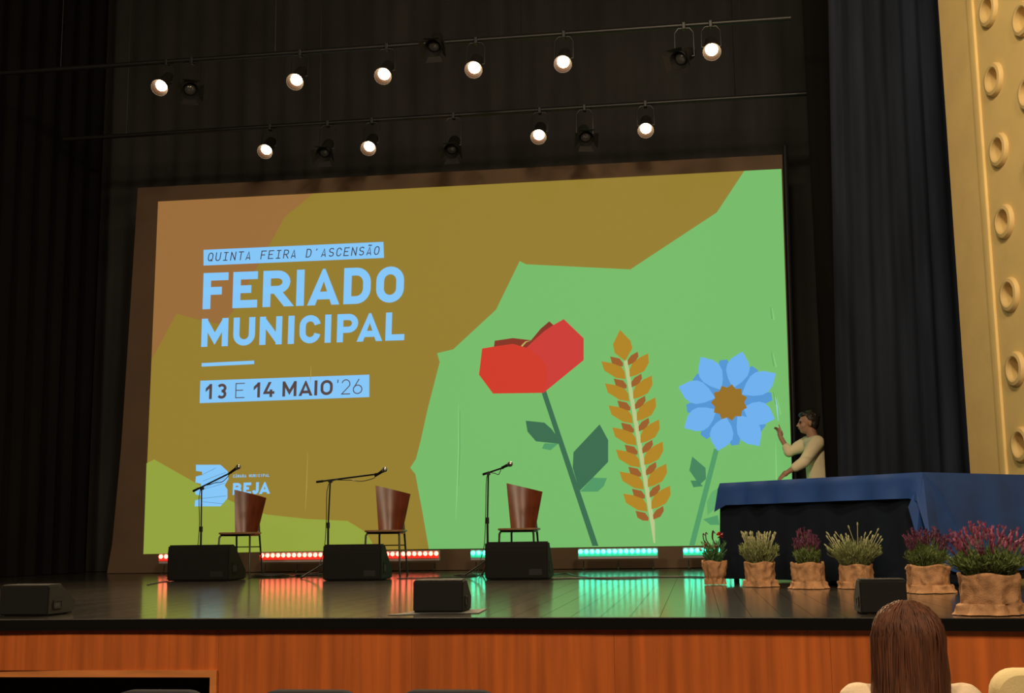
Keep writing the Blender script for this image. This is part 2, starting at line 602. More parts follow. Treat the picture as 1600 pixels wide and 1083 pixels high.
poly('green_patch', [(1163, 267), (1221, 264), (1241, 851), (1080, 853), (860, 856), (670, 858), (660, 800), (649, 741), (641, 731), (650, 717), (657, 690), (668, 640), (687, 566), (683, 552), (708, 546), (775, 484), (812, 408), (822, 413), (985, 421), (1120, 332)], m_gr, 1, scr)
# poppy
red1, red2, dred = img('poppy_red', (204, 48, 32)), img('poppy_rose', (200, 50, 48)), img('poppy_dark', (128, 40, 26))
dg, mg, lg = img('leaf_dark', (44, 104, 74)), img('leaf_mid', (72, 150, 98)), img('leaf_pale', (92, 168, 100))
pop = poly('poppy_stem', [(333, 378), (352, 372), (568, 1012), (543, 1012)], dg, 2, scr, True)
poly('petal', [(137, 190), (140, 165), (215, 154), (290, 163), (330, 115), (365, 85), (382, 100), (380, 200), (275, 210)], dred, 3, pop, True)
poly('petal', [(265, 200), (300, 165), (345, 125), (382, 100), (425, 76), (507, 155), (507, 245), (338, 383), (320, 340)], red2, 4, pop, True)
poly('petal', [(88, 197), (137, 189), (215, 178), (275, 195), (330, 235), (355, 275), (357, 345), (335, 380), (133, 383), (75, 305)], red1, 5, pop, True)
poly('stamen', [(248, 186), (266, 168), (290, 164), (270, 172), (254, 190)], img('stamen', (190, 170, 90)), 6, pop, True)
poly('leaf', [(268, 495), (345, 503), (375, 530), (408, 575), (402, 590), (310, 580), (275, 540)], dg, 3, pop, True)
poly('leaf', [(345, 588), (402, 590), (370, 617), (335, 610)], mg, 2.5, pop, True)
poly('leaf', [(573, 510), (608, 575), (608, 665), (545, 730), (490, 785), (462, 690), (465, 625)], dg, 3, pop, True)
poly('leaf', [(545, 730), (603, 732), (590, 765), (565, 788), (492, 788)], mg, 2.5, pop, True)
# wheat
wg, wb = img('wheat_gold', (172, 128, 24)), img('wheat_brown', (150, 88, 32))
wh = poly('wheat_stem', [(672, 245), (688, 245), (800, 915), (802, 1000), (796, 1000), (782, 915)], img('wheat_stem', (182, 196, 136)), 2, scr, True)
poly('grain', [(657, 120), (700, 165), (708, 195), (678, 249), (635, 215), (628, 180)], wg, 5, wh, True)
sh = lambda P_, i: [(a + 15 * i, b + 91 * i) for a, b in P_]
for i in range(8):
    if i < 7:
        poly('grain', sh([(580, 250), (622, 257), (662, 272), (676, 292), (680, 324), (640, 318), (592, 288)], i), wg, 4, wh, True)
        poly('grain', sh([(773, 217), (776, 255), (757, 290), (722, 308), (697, 314), (696, 285), (707, 260), (737, 235)], i), wg, 4, wh, True)
    poly('grain', sh([(616, 230), (655, 238), (670, 258), (669, 271), (645, 270), (624, 258)], i), wb, 3, wh, True)
    poly('grain', sh([(730, 210), (733, 230), (718, 255), (690, 266), (688, 246), (702, 226)], i), wb, 3, wh, True)
# cornflower
fb1, fb2 = img('cornflower_light', (104, 174, 236)), img('cornflower_mid', (74, 146, 208))
cf = poly('cornflower_stem', [(1045, 610), (1065, 615), (965, 1010), (942, 1010)], mg, 2, scr, True)
cx, cy = 1108, 420
tips = [(1162, 210), (1300, 300), (1295, 488), (1232, 600), (1060, 620), (922, 525), (898, 355), (990, 232)]
angs = [math.atan2(b - cy, a - cx) for a, b in tips]
bp_ = []
for k in range(16):
    a = angs[0] + math.pi / 8 + k * math.pi / 8
    rr = 178 if k % 2 == 0 else 120
    bp_ += [(cx + rr * math.cos(a - 0.09), cy + rr * math.sin(a - 0.09)), (cx + rr * math.cos(a + 0.09), cy + rr * math.sin(a + 0.09))]
poly('back_petals', bp_, fb2, 3, cf, True)
for (tx, ty) in tips:
    dx, dy = tx - cx, ty - cy
    L = math.hypot(dx, dy); dx /= L; dy /= L
    P_ = []
    for t, hw in ((60, 0), (.44 * L, 30), (.58 * L, 46), (.70 * L, 48), (.83 * L, 36), (L, 0)):
        P_.append((cx + dx * t - dy * hw, cy + dy * t + dx * hw))
    for t, hw in ((.83 * L, 36), (.70 * L, 48), (.58 * L, 46), (.44 * L, 30)):
        P_.append((cx + dx * t + dy * hw, cy + dy * t - dx * hw))
    poly('petal', P_, fb1, 4, cf, True)
poly('flower_heart', [(cx + (76 if k % 2 else 62) * math.cos(math.pi * k / 11), cy + (76 if k % 2 else 62) * math.sin(math.pi * k / 11)) for k in range(22)], img('heart', (146, 106, 26)), 5, cf, True)
poly('leaf', [(955, 643), (1010, 690), (1012, 735), (985, 760), (943, 700)], img('leaf_teal', (58, 128, 88)), 3, cf, True)
poly('leaf', [(948, 742), (975, 742), (1000, 765), (960, 770)], img('leaf_teal', (58, 128, 88)), 3, cf, True)
poly('leaf', [(1072, 765), (1082, 800), (1060, 850), (1018, 885), (1015, 830), (1035, 790)], lg, 3, cf, True)
poly('leaf', [(1000, 902), (1060, 885), (1068, 925), (1030, 925)], mg, 3, cf, True)


# ---- lettering: pen strokes in a unit box, y up
def arc(cx, cy, rx, ry, a0, a1, n=10):
    return [(cx + rx * math.cos(R(a0 + (a1 - a0) * i / n)), cy + ry * math.sin(R(a0 + (a1 - a0) * i / n))) for i in range(n + 1)]


_oval = arc(.5, .64, .5, .36, 0, 180, 12) + arc(.5, .36, .5, .36, 180, 360, 12)
GL = {
    'F': [[(1, 1), (0, 1)], [(0, 0), (0, 1)], [(0, .5), (.86, .5)]],
    'E': [[(1, 1), (0, 1)], [(0, 0), (0, 1)], [(0, .52), (.86, .52)], [(0, 0), (1, 0)]],
    'R': [[(0, 0), (0, 1)], [(0, 1), (.5, 1)] + arc(.55, .73, .45, .27, 90, -90, 10) + [(0, .46)], [(.46, .46), (1, 0)]],
    'P': [[(0, 0), (0, 1)], [(0, 1), (.5, 1)] + arc(.55, .71, .45, .29, 90, -90, 10) + [(0, .42)]],
    'B': [[(0, 0), (0, 1)], [(0, 1), (.5, 1)] + arc(.5, .76, .45, .24, 90, -90, 8) + [(0, .52)], [(0, .52), (.5, .52)] + arc(.52, .26, .48, .26, 90, -90, 8) + [(0, 0)]],
    'I': [[(.5, 0), (.5, 1)]],
    'i': [[(.5, 0), (.5, 1)], [(.1, 0), (.9, 0)], [(.1, 1), (.9, 1)]],
    'A': [[(.05, 0), (.5, .97), (.95, 0)], [(.16, .2), (.84, .2)]],
    'D': [[(0, 0), (0, 1)], [(0, 1), (.4, 1)] + arc(.45, .6, .55, .4, 90, 0, 8) + arc(.45, .4, .55, .4, 0, -90, 8) + [(0, 0)]],
    'O': [_oval + [_oval[0]]],
    'Q': [_oval + [_oval[0]], [(.55, .2), (1.02, -.06)]],
    'M': [[(0, 0), (0, 1)], [(.02, 1), (.5, .22), (.98, 1)], [(1, 1), (1, 0)]],
    'U': [[(0, 1), (0, .36)] + arc(.5, .36, .5, .36, 180, 360, 12) + [(1, 1)]],
    'N': [[(0, 0), (0, 1)], [(0, 1), (1, 0)], [(1, 0), (1, 1)]],
    'C': [arc(.5, .66, .5, .34, 8, 180, 10) + arc(.5, .34, .5, .34, 180, 352, 10)],
    'L': [[(0, 1), (0, 0)], [(0, 0), (1, 0)]],
    'T': [[(0, 1), (1, 1)], [(.5, 0), (.5, 1)]],
    'S': [arc(.5, .75, .5, .25, 25, 270, 10) + arc(.5, .25, .5, .25, 90, -155, 10)],
    'J': [[(1, 1), (1, .36)] + arc(.5, .36, .5, .36, 0, -165, 10)],
    "'": [[(.5, 1), (.4, .8)]],
    '1': [[(1, 0), (1, 1)], [(1, 1), (0, .72)]],
    '2': [arc(.5, .7, .5, .3, 165, -25, 10) + [(0, 0)], [(0, 0), (1, 0)]],
    '3': [arc(.5, .75, .5, .25, 150, -90, 9), arc(.5, .26, .5, .26, 90, -150, 9)],
    '4': [[(.55, 1), (.03, .25), (1, .25)], [(.75, .5), (.75, 0)]],
    '6': [arc(.5, .3, .5, .3, 0, 360, 16), [(.04, .4), (.62, 1)]],
}


def clip_y(pl, lo, hi):
    for lim, sg in ((lo, 1), (hi, -1)):
        res = []
        for i in range(len(pl)):
            a, b = pl[i - 1], pl[i]
            ia, ib = (a.y - lim) * sg >= -1e-9, (b.y - lim) * sg >= -1e-9
            if ia != ib: res.append(a.lerp(b, (lim - a.y) / (b.y - a.y)))
            if ib: res.append(b)
        pl = res
    return pl


def strokes(ch, x0, x1, h, t, slant=0.0):
    """quads of glyph ch in a box x0..x1, 0..h with pen width t"""
    acc = None
    base = ch
    if ch == 'Ã': base, acc = 'A', [(.1, 1.16), (.35, 1.26), (.65, 1.16), (.9, 1.26)]
    if ch == 'Â': base, acc = 'A', [(.15, 1.12), (.5, 1.3), (.85, 1.12)]
    pl = list(GL[base])
    if acc: pl = pl + [acc]
    w_ = x1 - x0
    out = []
    for s in pl:
        ext = [1.0 if (e[0] in (0, 1) or e[1] in (0, 1)) else 0.0 for e in (s[0], s[-1])]
        pts = []
        for u, v in s:
            p = Vector((x0 + t / 2 + u * (w_ - t), t / 2 + v * (h - t)))
            if not pts or (p - pts[-1]).length > 1e-4: pts.append(p)
        closed = (pts[0] - pts[-1]).length < 1e-6 and len(pts) > 3
        k = len(pts)
        lf, rg = [], []
        for i in range(k):
            if closed:
                d0 = (pts[i] - pts[i - 1 if i else k - 2]).normalized()
                d1 = (pts[i + 1 if i < k - 1 else 1] - pts[i]).normalized()
            else:
                d0 = (pts[i] - pts[i - 1]).normalized() if i else None
                d1 = (pts[i + 1] - pts[i]).normalized() if i < k - 1 else None
                d0 = d0 or d1; d1 = d1 or d0
            n0 = Vector((-d0.y, d0.x)); n1 = Vector((-d1.y, d1.x))
            nn = (n0 + n1)
            if nn.length < 1e-6: nn = n0
            nn.normalize()
            mlen = t / 2 / max(0.5, nn.dot(n0))
            p = pts[i].copy()
            if not closed and i == 0: p -= d1 * t / 2 * ext[0] * (2.2 if abs(d1.x * d1.y) > .02 and base in 'AMNR14' else 1)
            if not closed and i == k - 1: p += d0 * t / 2 * ext[1] * (2.2 if abs(d0.x * d0.y) > .02 and base in 'AMNR14' else 1)
            lf.append(p + nn * mlen); rg.append(p - nn * mlen)
        for i in range(k - 1):
            quad = [lf[i], lf[i + 1], rg[i + 1], rg[i]]
            if not (acc and s is acc) and base != 'Q':
                quad = clip_y(quad, 0, h)
                if base in 'MN14': quad = [v.yx for v in clip_y([v.yx for v in quad], x0, x1)]
            if len(quad) > 2: out.append([Vector((a.x + slant * a.y, a.y)) for a in quad])
    return out


def text_line(name, items, base0, base1, hpx, tpx, m, lay, parent, slant=0.0):
    """items: (char, px0, px1[, pen width]); the baseline runs from base0 to base1"""
    sl = (base1[1] - base0[1]) / (base1[0] - base0[0])
    b = B()
    for it in items:
        if name == 'letter': b = B()
        ch, xa, xb = it[:3]
        t = it[3] if len(it) > 3 else tpx
        for k, quad in enumerate(strokes(ch, xa, xb, hpx, t, slant)):
            vs = []
            for a in quad:
                by = base0[1] + sl * (a.x - base0[0])
                vs.append(sp(a.x - 0.042 * 0 - a.y * 0.0 + (a.y * 0.03 if not slant else 0), by - a.y, lay))
            b.add(vs, [tuple(range(len(vs)))])
        if name == 'letter': obj(name, b, m, parent)
    if name != 'letter': obj(name, b, m, parent)['kind'] = 'stuff'


dk = img('lettering_dark', (58, 58, 72)); br = img('lettering_brown', (78, 62, 62))
bx1 = poly('caption_strip', [(318, 390.5), (599, 378), (600, 403), (318, 415)], m_bl, 2, scr)
s1 = 'QUiNTA FEiRA D\'ASCENSÃO'
x0_, x1_ = 324.0, 592.0
adv = (x1_ - x0_ + 3.4) / len(s1)
its = [(c, x0_ + i * adv, x0_ + i * adv + adv - 3.6) for i, c in enumerate(s1) if c != ' ']
text_line('letter', its, (324, 408.6), (592, 398.2), 13.6, 1.5, dk, 3, bx1, slant=0.16)
text_line('letter', [('F', 316.4, 355.6), ('E', 363, 401.5), ('R', 410, 452.5), ('I', 462.3, 474.6), ('A', 480.5, 529.3), ('D', 536.3, 578.5), ('O', 587, 630.3)], (316, 483.4), (631, 472.2), 56.5, 12.1, m_bl, 2, scr)
text_line('letter', [('M', 314.2, 355.8), ('U', 363.9, 397.8), ('N', 405, 440), ('I', 449.4, 459.2), ('C', 467.4, 500.2), ('I', 507.2, 516.4), ('P', 526, 558.8), ('A', 557.7, 596.4), ('L', 601.9, 631.4)], (314, 542.2), (631, 531.6), 44, 9.6, m_bl, 2, scr)
poly('rule', [(315, 567.5), (397, 563.5), (397, 569), (315, 573)], m_bl, 2, scr)
bx2 = poly('date_strip', [(313, 595), (577, 585.5), (577, 620.5), (312, 630)], m_bl, 2, scr)
text_line('letter', [('1', 321, 330.8, 4.2), ('3', 338.5, 353.5, 4.2), ('E', 367.5, 382, 1.4), ('1', 396, 406, 4.2), ('4', 411, 428.5, 4.2), ('M', 441, 463, 4.4), ('A', 466.5, 488, 4.4), ('I', 490.8, 495.6, 4.6), ('O', 500.5, 519.6, 4.4), ("'", 525, 530, 1.6), ('2', 533, 547, 1.5), ('6', 551, 566, 1.5)], (321, 624), (566, 615.5), 23.6, 4.2, br, 3, bx2)
zz = lambda l: [(160 + a / 2.9275, 560 + b / 2.9275) for a, b in l]
lgp = poly('emblem', zz([(428, 487), (428, 515), (456, 519), (456, 534), (428, 540), (425, 568), (451, 574), (451, 590), (425, 597), (425, 622), (449, 628), (449, 644), (424, 650), (422, 677), (540, 677), (572, 640), (572, 600), (559, 581), (576, 552), (573, 517), (540, 487)]), m_bl, 2, scr)
hl = B()
for (a, b_) in (((455, 532), (520, 500)), ((460, 560), (565, 520)), ((455, 600), (560, 570)), ((455, 640), (566, 628)), ((460, 655), (560, 665)), ((470, 590), (560, 545))):
    P_ = zz([a, b_, (b_[0], b_[1] + 2.2), (a[0], a[1] + 2.2)])
    hl.add([sp(u, v, 3) for u, v in P_], [(0, 1, 2, 3)])
obj('emblem_lines', hl, img('emblem_line', (88, 140, 178)), lgp)
s2 = 'CÂMARA MUNICIPAL'
ad = 57.5 / len(s2)
text_line('emblem_lettering', [(c, 364 + i * ad, 364 + i * ad + ad - 0.8) for i, c in enumerate(s2) if c != ' '], (364, 746.5), (421, 745), 4.6, 0.8, m_bl, 2, scr)
text_line('letter', [('B', 363.5, 377), ('E', 380, 392), ('J', 393.5, 404), ('A', 405, 421.5)], (364, 773.5), (421, 771.5), 18.6, 4.4, m_bl, 2, scr)
# creases pulled in the cloth, their lit and shaded sides painted as colour
M_CREASE = img('crease_lit_green', (134, 202, 120)); M_CREASE2 = img('crease_lit_olive', (170, 148, 66)); M_CREASE3 = img('crease_lit_blue', (150, 205, 245)); M_CREASED = img('crease_shade', (96, 160, 90))
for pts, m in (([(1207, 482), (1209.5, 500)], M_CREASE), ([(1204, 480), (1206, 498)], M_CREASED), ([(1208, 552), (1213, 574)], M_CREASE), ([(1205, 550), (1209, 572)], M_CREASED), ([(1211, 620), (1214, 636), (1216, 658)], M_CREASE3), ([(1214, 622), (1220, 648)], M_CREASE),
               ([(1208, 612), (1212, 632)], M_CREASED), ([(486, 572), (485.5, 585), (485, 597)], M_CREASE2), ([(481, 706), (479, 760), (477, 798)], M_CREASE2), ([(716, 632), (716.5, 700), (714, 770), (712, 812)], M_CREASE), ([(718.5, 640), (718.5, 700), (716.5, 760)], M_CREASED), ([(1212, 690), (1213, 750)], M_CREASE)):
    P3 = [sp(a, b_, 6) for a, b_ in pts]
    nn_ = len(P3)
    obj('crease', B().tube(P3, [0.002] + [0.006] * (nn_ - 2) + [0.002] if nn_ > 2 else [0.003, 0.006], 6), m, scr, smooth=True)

# ================================================================== LIGHT BARS AND LANTERNS
def bar(name, pxs, Y, label, x1=2.35):
    p, q = [on_y(a, b, Y) for a, b in pxs]
    z = (p.z + q.z) / 2
    o = obj(name, B().tube([(-7.4, Y, z), (x1, Y, z)], 0.026, 10), M_BLACKMETAL, smooth=True, origin=(-2.2, Y, z))
    tag(o, label, 'pipe')
    # suspension wires as parts
    for x in (-6.6, -4.2, -1.8, 0.6):
        obj('suspension_wire', B().tube([(x, Y, z + 0.02), (x, Y, 7.99)], 0.004, 5), M_BLACKMETAL, o)
    return z


YU, YL = 12.0, 13.6
zu = bar('lighting_bar', ((252, 96), (1112, 38)), YU, 'black pipe carrying the upper row of six lit lanterns', 1.1)
zl = bar('lighting_bar', ((416, 196), (1009, 164)), YL, 'black pipe carrying the lower row of four lit lanterns')
M_LENS = mat('lit_lantern_lens', (1, 0.9, 0.75), 0.3, emit=(1.0, 0.72, 0.42), estr=14)
M_GLASS = mat('dark_lantern_lens', (0.05, 0.05, 0.05), 0.1, spec=0.8)
M_CAN = mat('lantern_housing', (0.01, 0.009, 0.008), 0.6)
M_INNER = mat('lantern_barrel_glow', (0.022, 0.007, 0.0025), 0.6, spec=0.1)  # inner barrel, tinted orange to stand for the glow round the lens


def lantern(px, py, Y, zbar, lit, label, group, aim=(0.0, -1.0, -0.85)):
    c = on_y(px, py, Y - 0.12)
    root = thing('stage_lantern', (c.x, Y, zbar), label, 'stage light', group)
    d = Vector(aim).normalized()
    T = Matrix.Translation(c) @ d.to_track_quat('Z', 'Y').to_matrix().to_4x4()
    r = 0.062
    # housing: rounded can behind the lens with a short flared front
    can = B().lathe([(0.0, -0.27), (r * 0.8, -0.265), (r * 1.0, -0.24), (r * 1.12, -0.10), (r * 1.18, 0.0), (r * 1.5, 0.06), (r * 1.46, 0.062), (r * 1.08, 0.0), (r * 1.04, -0.02), (0.0, -0.02)], 20, T)
    h = obj('housing', can, M_CAN, root, smooth=True)
    if lit:
        obj('barrel_glow', B().lathe([(r * 1.44, 0.055), (r * 1.07, 0.002), (r * 1.02, -0.012), (r * 1.0, -0.012), (r * 1.05, 0.004), (r * 1.42, 0.056)], 20, T, cap=False), M_INNER, h, smooth=True)  # ring added on lit lanterns only, for their warm glow
    ln = B().lathe([(r, -0.015), (r * 0.98, 0.0), (r * 0.8, 0.014), (r * 0.45, 0.024), (0.0, 0.028)], 20, T)
    obj('lens', ln, M_LENS if lit else M_GLASS, h, smooth=True)
    # yoke and clamp
    side = Vector((1, 0, 0))
    mid = T @ Vector((0, 0, -0.1))
    top = Vector((mid.x, Y, zbar - 0.03))
    yk = B()
    for s in (-1, 1):
        yk.tube([mid + side * s * r * 1.1, mid + side * s * r * 1.5, top + side * s * r * 1.5 - Vector((0, 0, 0.05)), top + side * s * r * 0.9, top], 0.007, 6)
    obj('yoke', yk, M_BLACKMETAL, root, smooth=True)
    obj('clamp', B().box((top.x, Y, zbar - 0.012), (0.035, 0.07, 0.075), bev=0.006), M_BLACKMETAL, root)
    # barn door flaps
    for ax in range(0 if lit else 4):
        a = ax * math.pi / 2
        q = T @ Matrix.Rotation(a, 4, 'Z')
        w0, w1 = r * 1.0, r * 1.45
        obj('barn_door', B().add([(r * 1.42, -w0, 0.058), (r * 1.42, w0, 0.058), (r * 2.1, w1, 0.115), (r * 2.1, -w1, 0.115), (r * 1.45, -w0, 0.055), (r * 1.45, w0, 0.055), (r * 2.13, w1, 0.112), (r * 2.13, -w1, 0.112)],
                               [(0, 1, 2, 3), (7, 6, 5, 4), (0, 4, 5, 1), (1, 5, 6, 2), (2, 6, 7, 3), (3, 7, 4, 0)], q), M_CAN, root)
    if lit:
        l = bpy.data.lights.new('lantern_beam', 'SPOT')
        l.energy = 520; l.color = (1, 0.72, 0.42); l.spot_size = R(72); l.spot_blend = 0.6; l.shadow_soft_size = 0.05
        o = bpy.data.objects.new('lantern_beam', l)
        COL.objects.link(o)
        o.parent = root
        o.location = (T @ Vector((0, 0, 0.12))) - root.location
        o.rotation_euler = d.to_track_quat('-Z', 'Y').to_euler()


UP = [(252, 134), (463, 125), (600, 116), (741, 106), (880, 97), (1112, 78)]
LO = [(416, 234), (577, 229), (842, 211), (1009, 201)]
GU = 'lit lanterns on the upper bar'; GLo = 'lit lanterns on the lower bar'
un = ['lit lantern at the end of the upper pipe over the orange corner of the screen', 'second lit lantern on the upper pipe from the orange corner side', 'third lit lantern on the upper pipe from the orange corner side',
      'third lit lantern on the upper pipe from the side curtain by the yellow wall', 'second lit lantern on the upper pipe from the curtain by the yellow wall', 'lit lantern at the end of the upper pipe towards the yellow wall']
for (a, b), l in zip(UP, un):
    lantern(a, b, YU, zu, True, l, GU)
ln_ = ['lit lantern on the lower pipe nearest the orange corner of the screen', 'second lit lantern on the lower pipe from the orange corner of the screen', 'second lit lantern on the lower pipe from the yellow wall', 'lit lantern on the lower pipe nearest the yellow wall']
for (a, b), l in zip(LO, ln_):
    lantern(a, b, YL, zl, True, l, GLo)
GD = 'unlit lanterns between the lit ones'
for a, b, Y, z, l, aim in ((297, 140, YU, zu, 'unlit lantern beside the end lit lantern over the orange screen corner', (0.5, -1, -.7)),
                          (678, 72, YU, zu, 'unlit lantern on the upper pipe between the two middle lit lanterns', (0, -1, -.9)),
                          (1064, 92, YU, zu, 'unlit lantern beside the end lit lantern towards the yellow wall', (-0.5, -1, -.7)),
                          (507, 238, YL, zl, 'unlit lantern on the lower pipe over the orange screen corner, between lit ones', (0, -1, -.9)),
                          (706, 233, YL, zl, 'unlit lantern in the middle of the lower pipe', (0, -1, -.9)),
                          (915, 214, YL, zl, 'unlit lantern on the lower pipe between the pair nearest the yellow wall', (0.2, -1, -.8))):
    lantern(a, b, Y, z, False, l, GD, aim)

# ================================================================== LED BARS ON THE FLOOR
def led_material(name, col, s):
    return mat(name, (0.8, 0.8, 0.8), 0.3, emit=col, estr=s)


M_RLED = led_material('red_led_lens', (1.0, 0.11, 0.075), 9.0)
M_GLED = led_material('green_led_lens', (0.02, 1.0, 0.58), 9.0)
M_LEDBODY = mat('led_bar_housing', (0.35, 0.35, 0.35), 0.5)
M_RGLOW = mat('red_led_painted_glow', (0.5, 0.05, 0.03), 0.4, emit=(1.0, 0.02, 0.01), estr=0.55)  # LED light falling on the housing front, put in as emission
M_GGLOW = mat('green_led_painted_glow', (0.05, 0.5, 0.3), 0.4, emit=(0.0, 1.0, 0.5), estr=0.28)
NL = 14
LB = 0.875
lens_b = B().lathe([(0.025, 0.0), (0.0235, 0.008), (0.017, 0.016), (0.008, 0.02), (0.0, 0.021)], 12, Matrix.Rotation(R(90), 4, 'X'))
info = [(248, 'red', 'red LED light bar at the outer end, mostly behind the first floor monitor'), (406, 'red', 'red LED light bar between the two floor monitors under the olive picture'),
        (567, 'red', 'red LED light bar behind the legs of the middle chair'), (735, 'green', 'green LED light bar mostly behind the floor monitor under the poppy'),
        (903, 'green', 'green LED light bar standing free below the poppy and wheat'), (1067, 'green', 'green LED light bar running behind the small red-flowered pot')]
YLED = 13.85
led_mesh = {}
for px, colr, lab in info:
    p0 = on_y(px, 868, YLED)
    zc = 0.198
    root = thing('led_bar', (p0.x + LB / 2, YLED, 0), lab, 'led bar', 'LED bars along the foot of the screen')
    hs = obj('housing', B().box((0, 0.035, 0.175), (LB, 0.07, 0.115), bev=0.008), M_LEDBODY, root, local=True)
    obj('housing_glow', B().box((0, -0.004, zc - 0.018), (LB - 0.01, 0.012, 0.066)), M_RGLOW if colr == 'red' else M_GGLOW, hs, local=True)  # glowing sheet added to imitate LED light on the housing
    for i in range(NL):
        key = colr
        if key not in led_mesh:
            o = obj('led_lens', lens_b, M_RLED if colr == 'red' else M_GLED, hs, smooth=True, local=True); led_mesh[key] = o.data
        else:
            o = bpy.data.objects.new('led_lens', led_mesh[key]); COL.objects.link(o); o.parent = hs
        o.location = (-LB / 2 + (i + 0.5) * LB / NL, -0.0105, zc)
    for s in (-0.38, 0.0, 0.38):
        obj('foot', B().tube([(s, 0.035, 0.1), (s, 0.02, 0.03), (s, -0.05, 0.008), (s + 0.02, -0.09, 0.008)], 0.006, 6), M_STANDMETAL, root, smooth=True, local=True)


# ================================================================== FLOOR MONITORS
def wedge(px0, px1, ybase, ytop, d_ratio, label, group, big, rz=0.0):
    a, b = floor_at(px0, ybase), floor_at(px1, ybase)
    wdt = (b - a).length
    m = (a + b) / 2
    hgt = (ybase - ytop) / scale_at(m)
    dp = wdt * d_ratio
    root = thing('floor_monitor', (m.x, m.y, 0), label, 'speaker', group, rz)
    # side outline (depth, height): rear panel leans a little, baffle slopes down towards the stage
    out = [(0.0, 0.0), (0.0, hgt * 0.80), (dp * 0.03, hgt), (dp * 0.34, hgt), (dp * 1.0, hgt * 0.26), (dp * 1.0, 0.0)] if big else [(0.0, 0.0), (dp * 0.02, hgt * 0.95), (dp * 0.08, hgt), (dp * 0.45, hgt), (dp * 1.0, hgt * 0.42), (dp * 0.92, 0.0)]
    bm = bmesh.new()
    vs = [bm.verts.new((-wdt / 2, y, z + 0.004)) for y, z in out]
    f = bm.faces.new(vs)
    r_ = bmesh.ops.extrude_face_region(bm, geom=[f])
    for v in r_['geom']:
        if isinstance(v, bmesh.types.BMVert): v.co.x += wdt
    bmesh.ops.recalc_face_normals(bm, faces=bm.faces[:])
    bmesh.ops.bevel(bm, geom=bm.edges[:], offset=min(0.012, hgt * 0.04), segments=2, affect='EDGES')
    bm.verts.index_update()
    bo = B().add([v.co.copy() for v in bm.verts], [tuple(v.index for v in fc.verts) for fc in bm.faces])
    bm.free()
    cab = obj('cabinet', bo, M_SPEAKER, root, local=True)
    # grille on the sloped baffle
    (y0, z0), (y1, z1_) = (out[3], out[4])
    t = Vector((0, y1 - y0, z1_ - z0)); L = t.length; t.normalize()
    nrm = Vector((0, -t.z, t.y))
    if nrm.z < 0: nrm = -nrm
    c = Vector((0, (y0 + y1) / 2, (z0 + z1_) / 2 + 0.004)) + nrm * 0.004
    Mx = Matrix(((1, 0, 0, c.x), (0, t.y, nrm.y, c.y), (0, t.z, nrm.z, c.z), (0, 0, 0, 1)))
    obj('grille', B().box((0, 0, 0), (wdt * 0.9, L * 0.9, 0.008), Mx, bev=0.003), M_GRILLE, root, local=True)
    # handle recess frames on the cheeks, rubber feet
    for s in (-1, 1):
        xh = s * (wdt / 2 + 0.001)
        zc, yc = hgt * 0.36, dp * 0.34
        hb = B()
        for (dy, dz, sy, sz) in ((0, hgt * 0.12, dp * 0.3, hgt * 0.05), (0, -hgt * 0.12, dp * 0.3, hgt * 0.05), (-dp * 0.14, 0, dp * 0.04, hgt * 0.24), (dp * 0.14, 0, dp * 0.04, hgt * 0.24)):
            hb.box((xh, yc + dy, zc + dz), (0.006, sy, sz))
        hd = obj('handle', hb, M_SPEAKER, root, local=True)
        obj('handle_cup', B().box((s * (wdt / 2 - 0.001), yc, zc), (0.005, dp * 0.26, hgt * 0.2)), M_RUBBER, hd, local=True)
    for sx in (-1, 1):
        for yy in (0.12, 0.8):
            obj('rubber_foot', B().lathe([(0.012, 0.0), (0.012, 0.006)], 8, Matrix.Translation((sx * wdt * 0.4, dp * yy, 0))), M_RUBBER, root, local=True)
    if big:
        obj('socket_plate', B().box((wdt * 0.3, 0.001, hgt * 0.2), (wdt * 0.2, 0.006, hgt * 0.16)), M_BLACKMETAL, root, local=True)
    return root


GW = 'floor monitors in front of the chairs'
wedge(266, 352, 908.5, 853, 0.75, 'large black floor monitor in front of the chair by the emblem', GW, True)
wedge(508, 592, 907.5, 852, 0.75, 'large black floor monitor in front of the middle chair', GW, True)
wedge(761, 854, 906, 848, 0.75, 'large black floor monitor under the green picture, beside green light bar', GW, True)
GW2 = 'small speakers on the stage edge'
wedge(-2, 74, 963, 916, 0.95, 'small black wedge speaker at stage edge over the wooden hatch frame', GW2, False, R(-3))
wedge(646, 723, 958, 908, 0.95, 'small black wedge speaker in the middle of the stage edge, on a mat', GW2, False)
wedge(1345, 1420, 960, 907, 0.95, 'small black wedge speaker on stage edge among the burlap pots', GW2, False, R(2))
a, b = floor_at(606, 962), floor_at(748, 959)
mt = B().prism([(a.x, a.y + 0.0), (b.x, b.y), (b.x - 0.02, b.y + 0.35), (a.x + 0.08, a.y + 0.30)], 'z', 0.0005, 0.0036)
tag(obj('rubber_mat', mt, mat('black_mat', (0.02, 0.02, 0.018), 0.8), origin=((a.x + b.x) / 2, a.y, 0)), 'thin black mat lying under the middle small wedge speaker', 'mat')

# ================================================================== CHAIRS
M_SHELL = mat('dark_red_plywood', (0.15, 0.036, 0.014), 0.32, var=0.35, scale=(18, 18, 1.6))
M_SEAT = mat('seat_plywood', (0.30, 0.16, 0.085), 0.4, var=0.2, scale=(12, 3, 3))
M_LEG = mat('dark_steel_tube', (0.03, 0.026, 0.022), 0.35, metal=0.6)


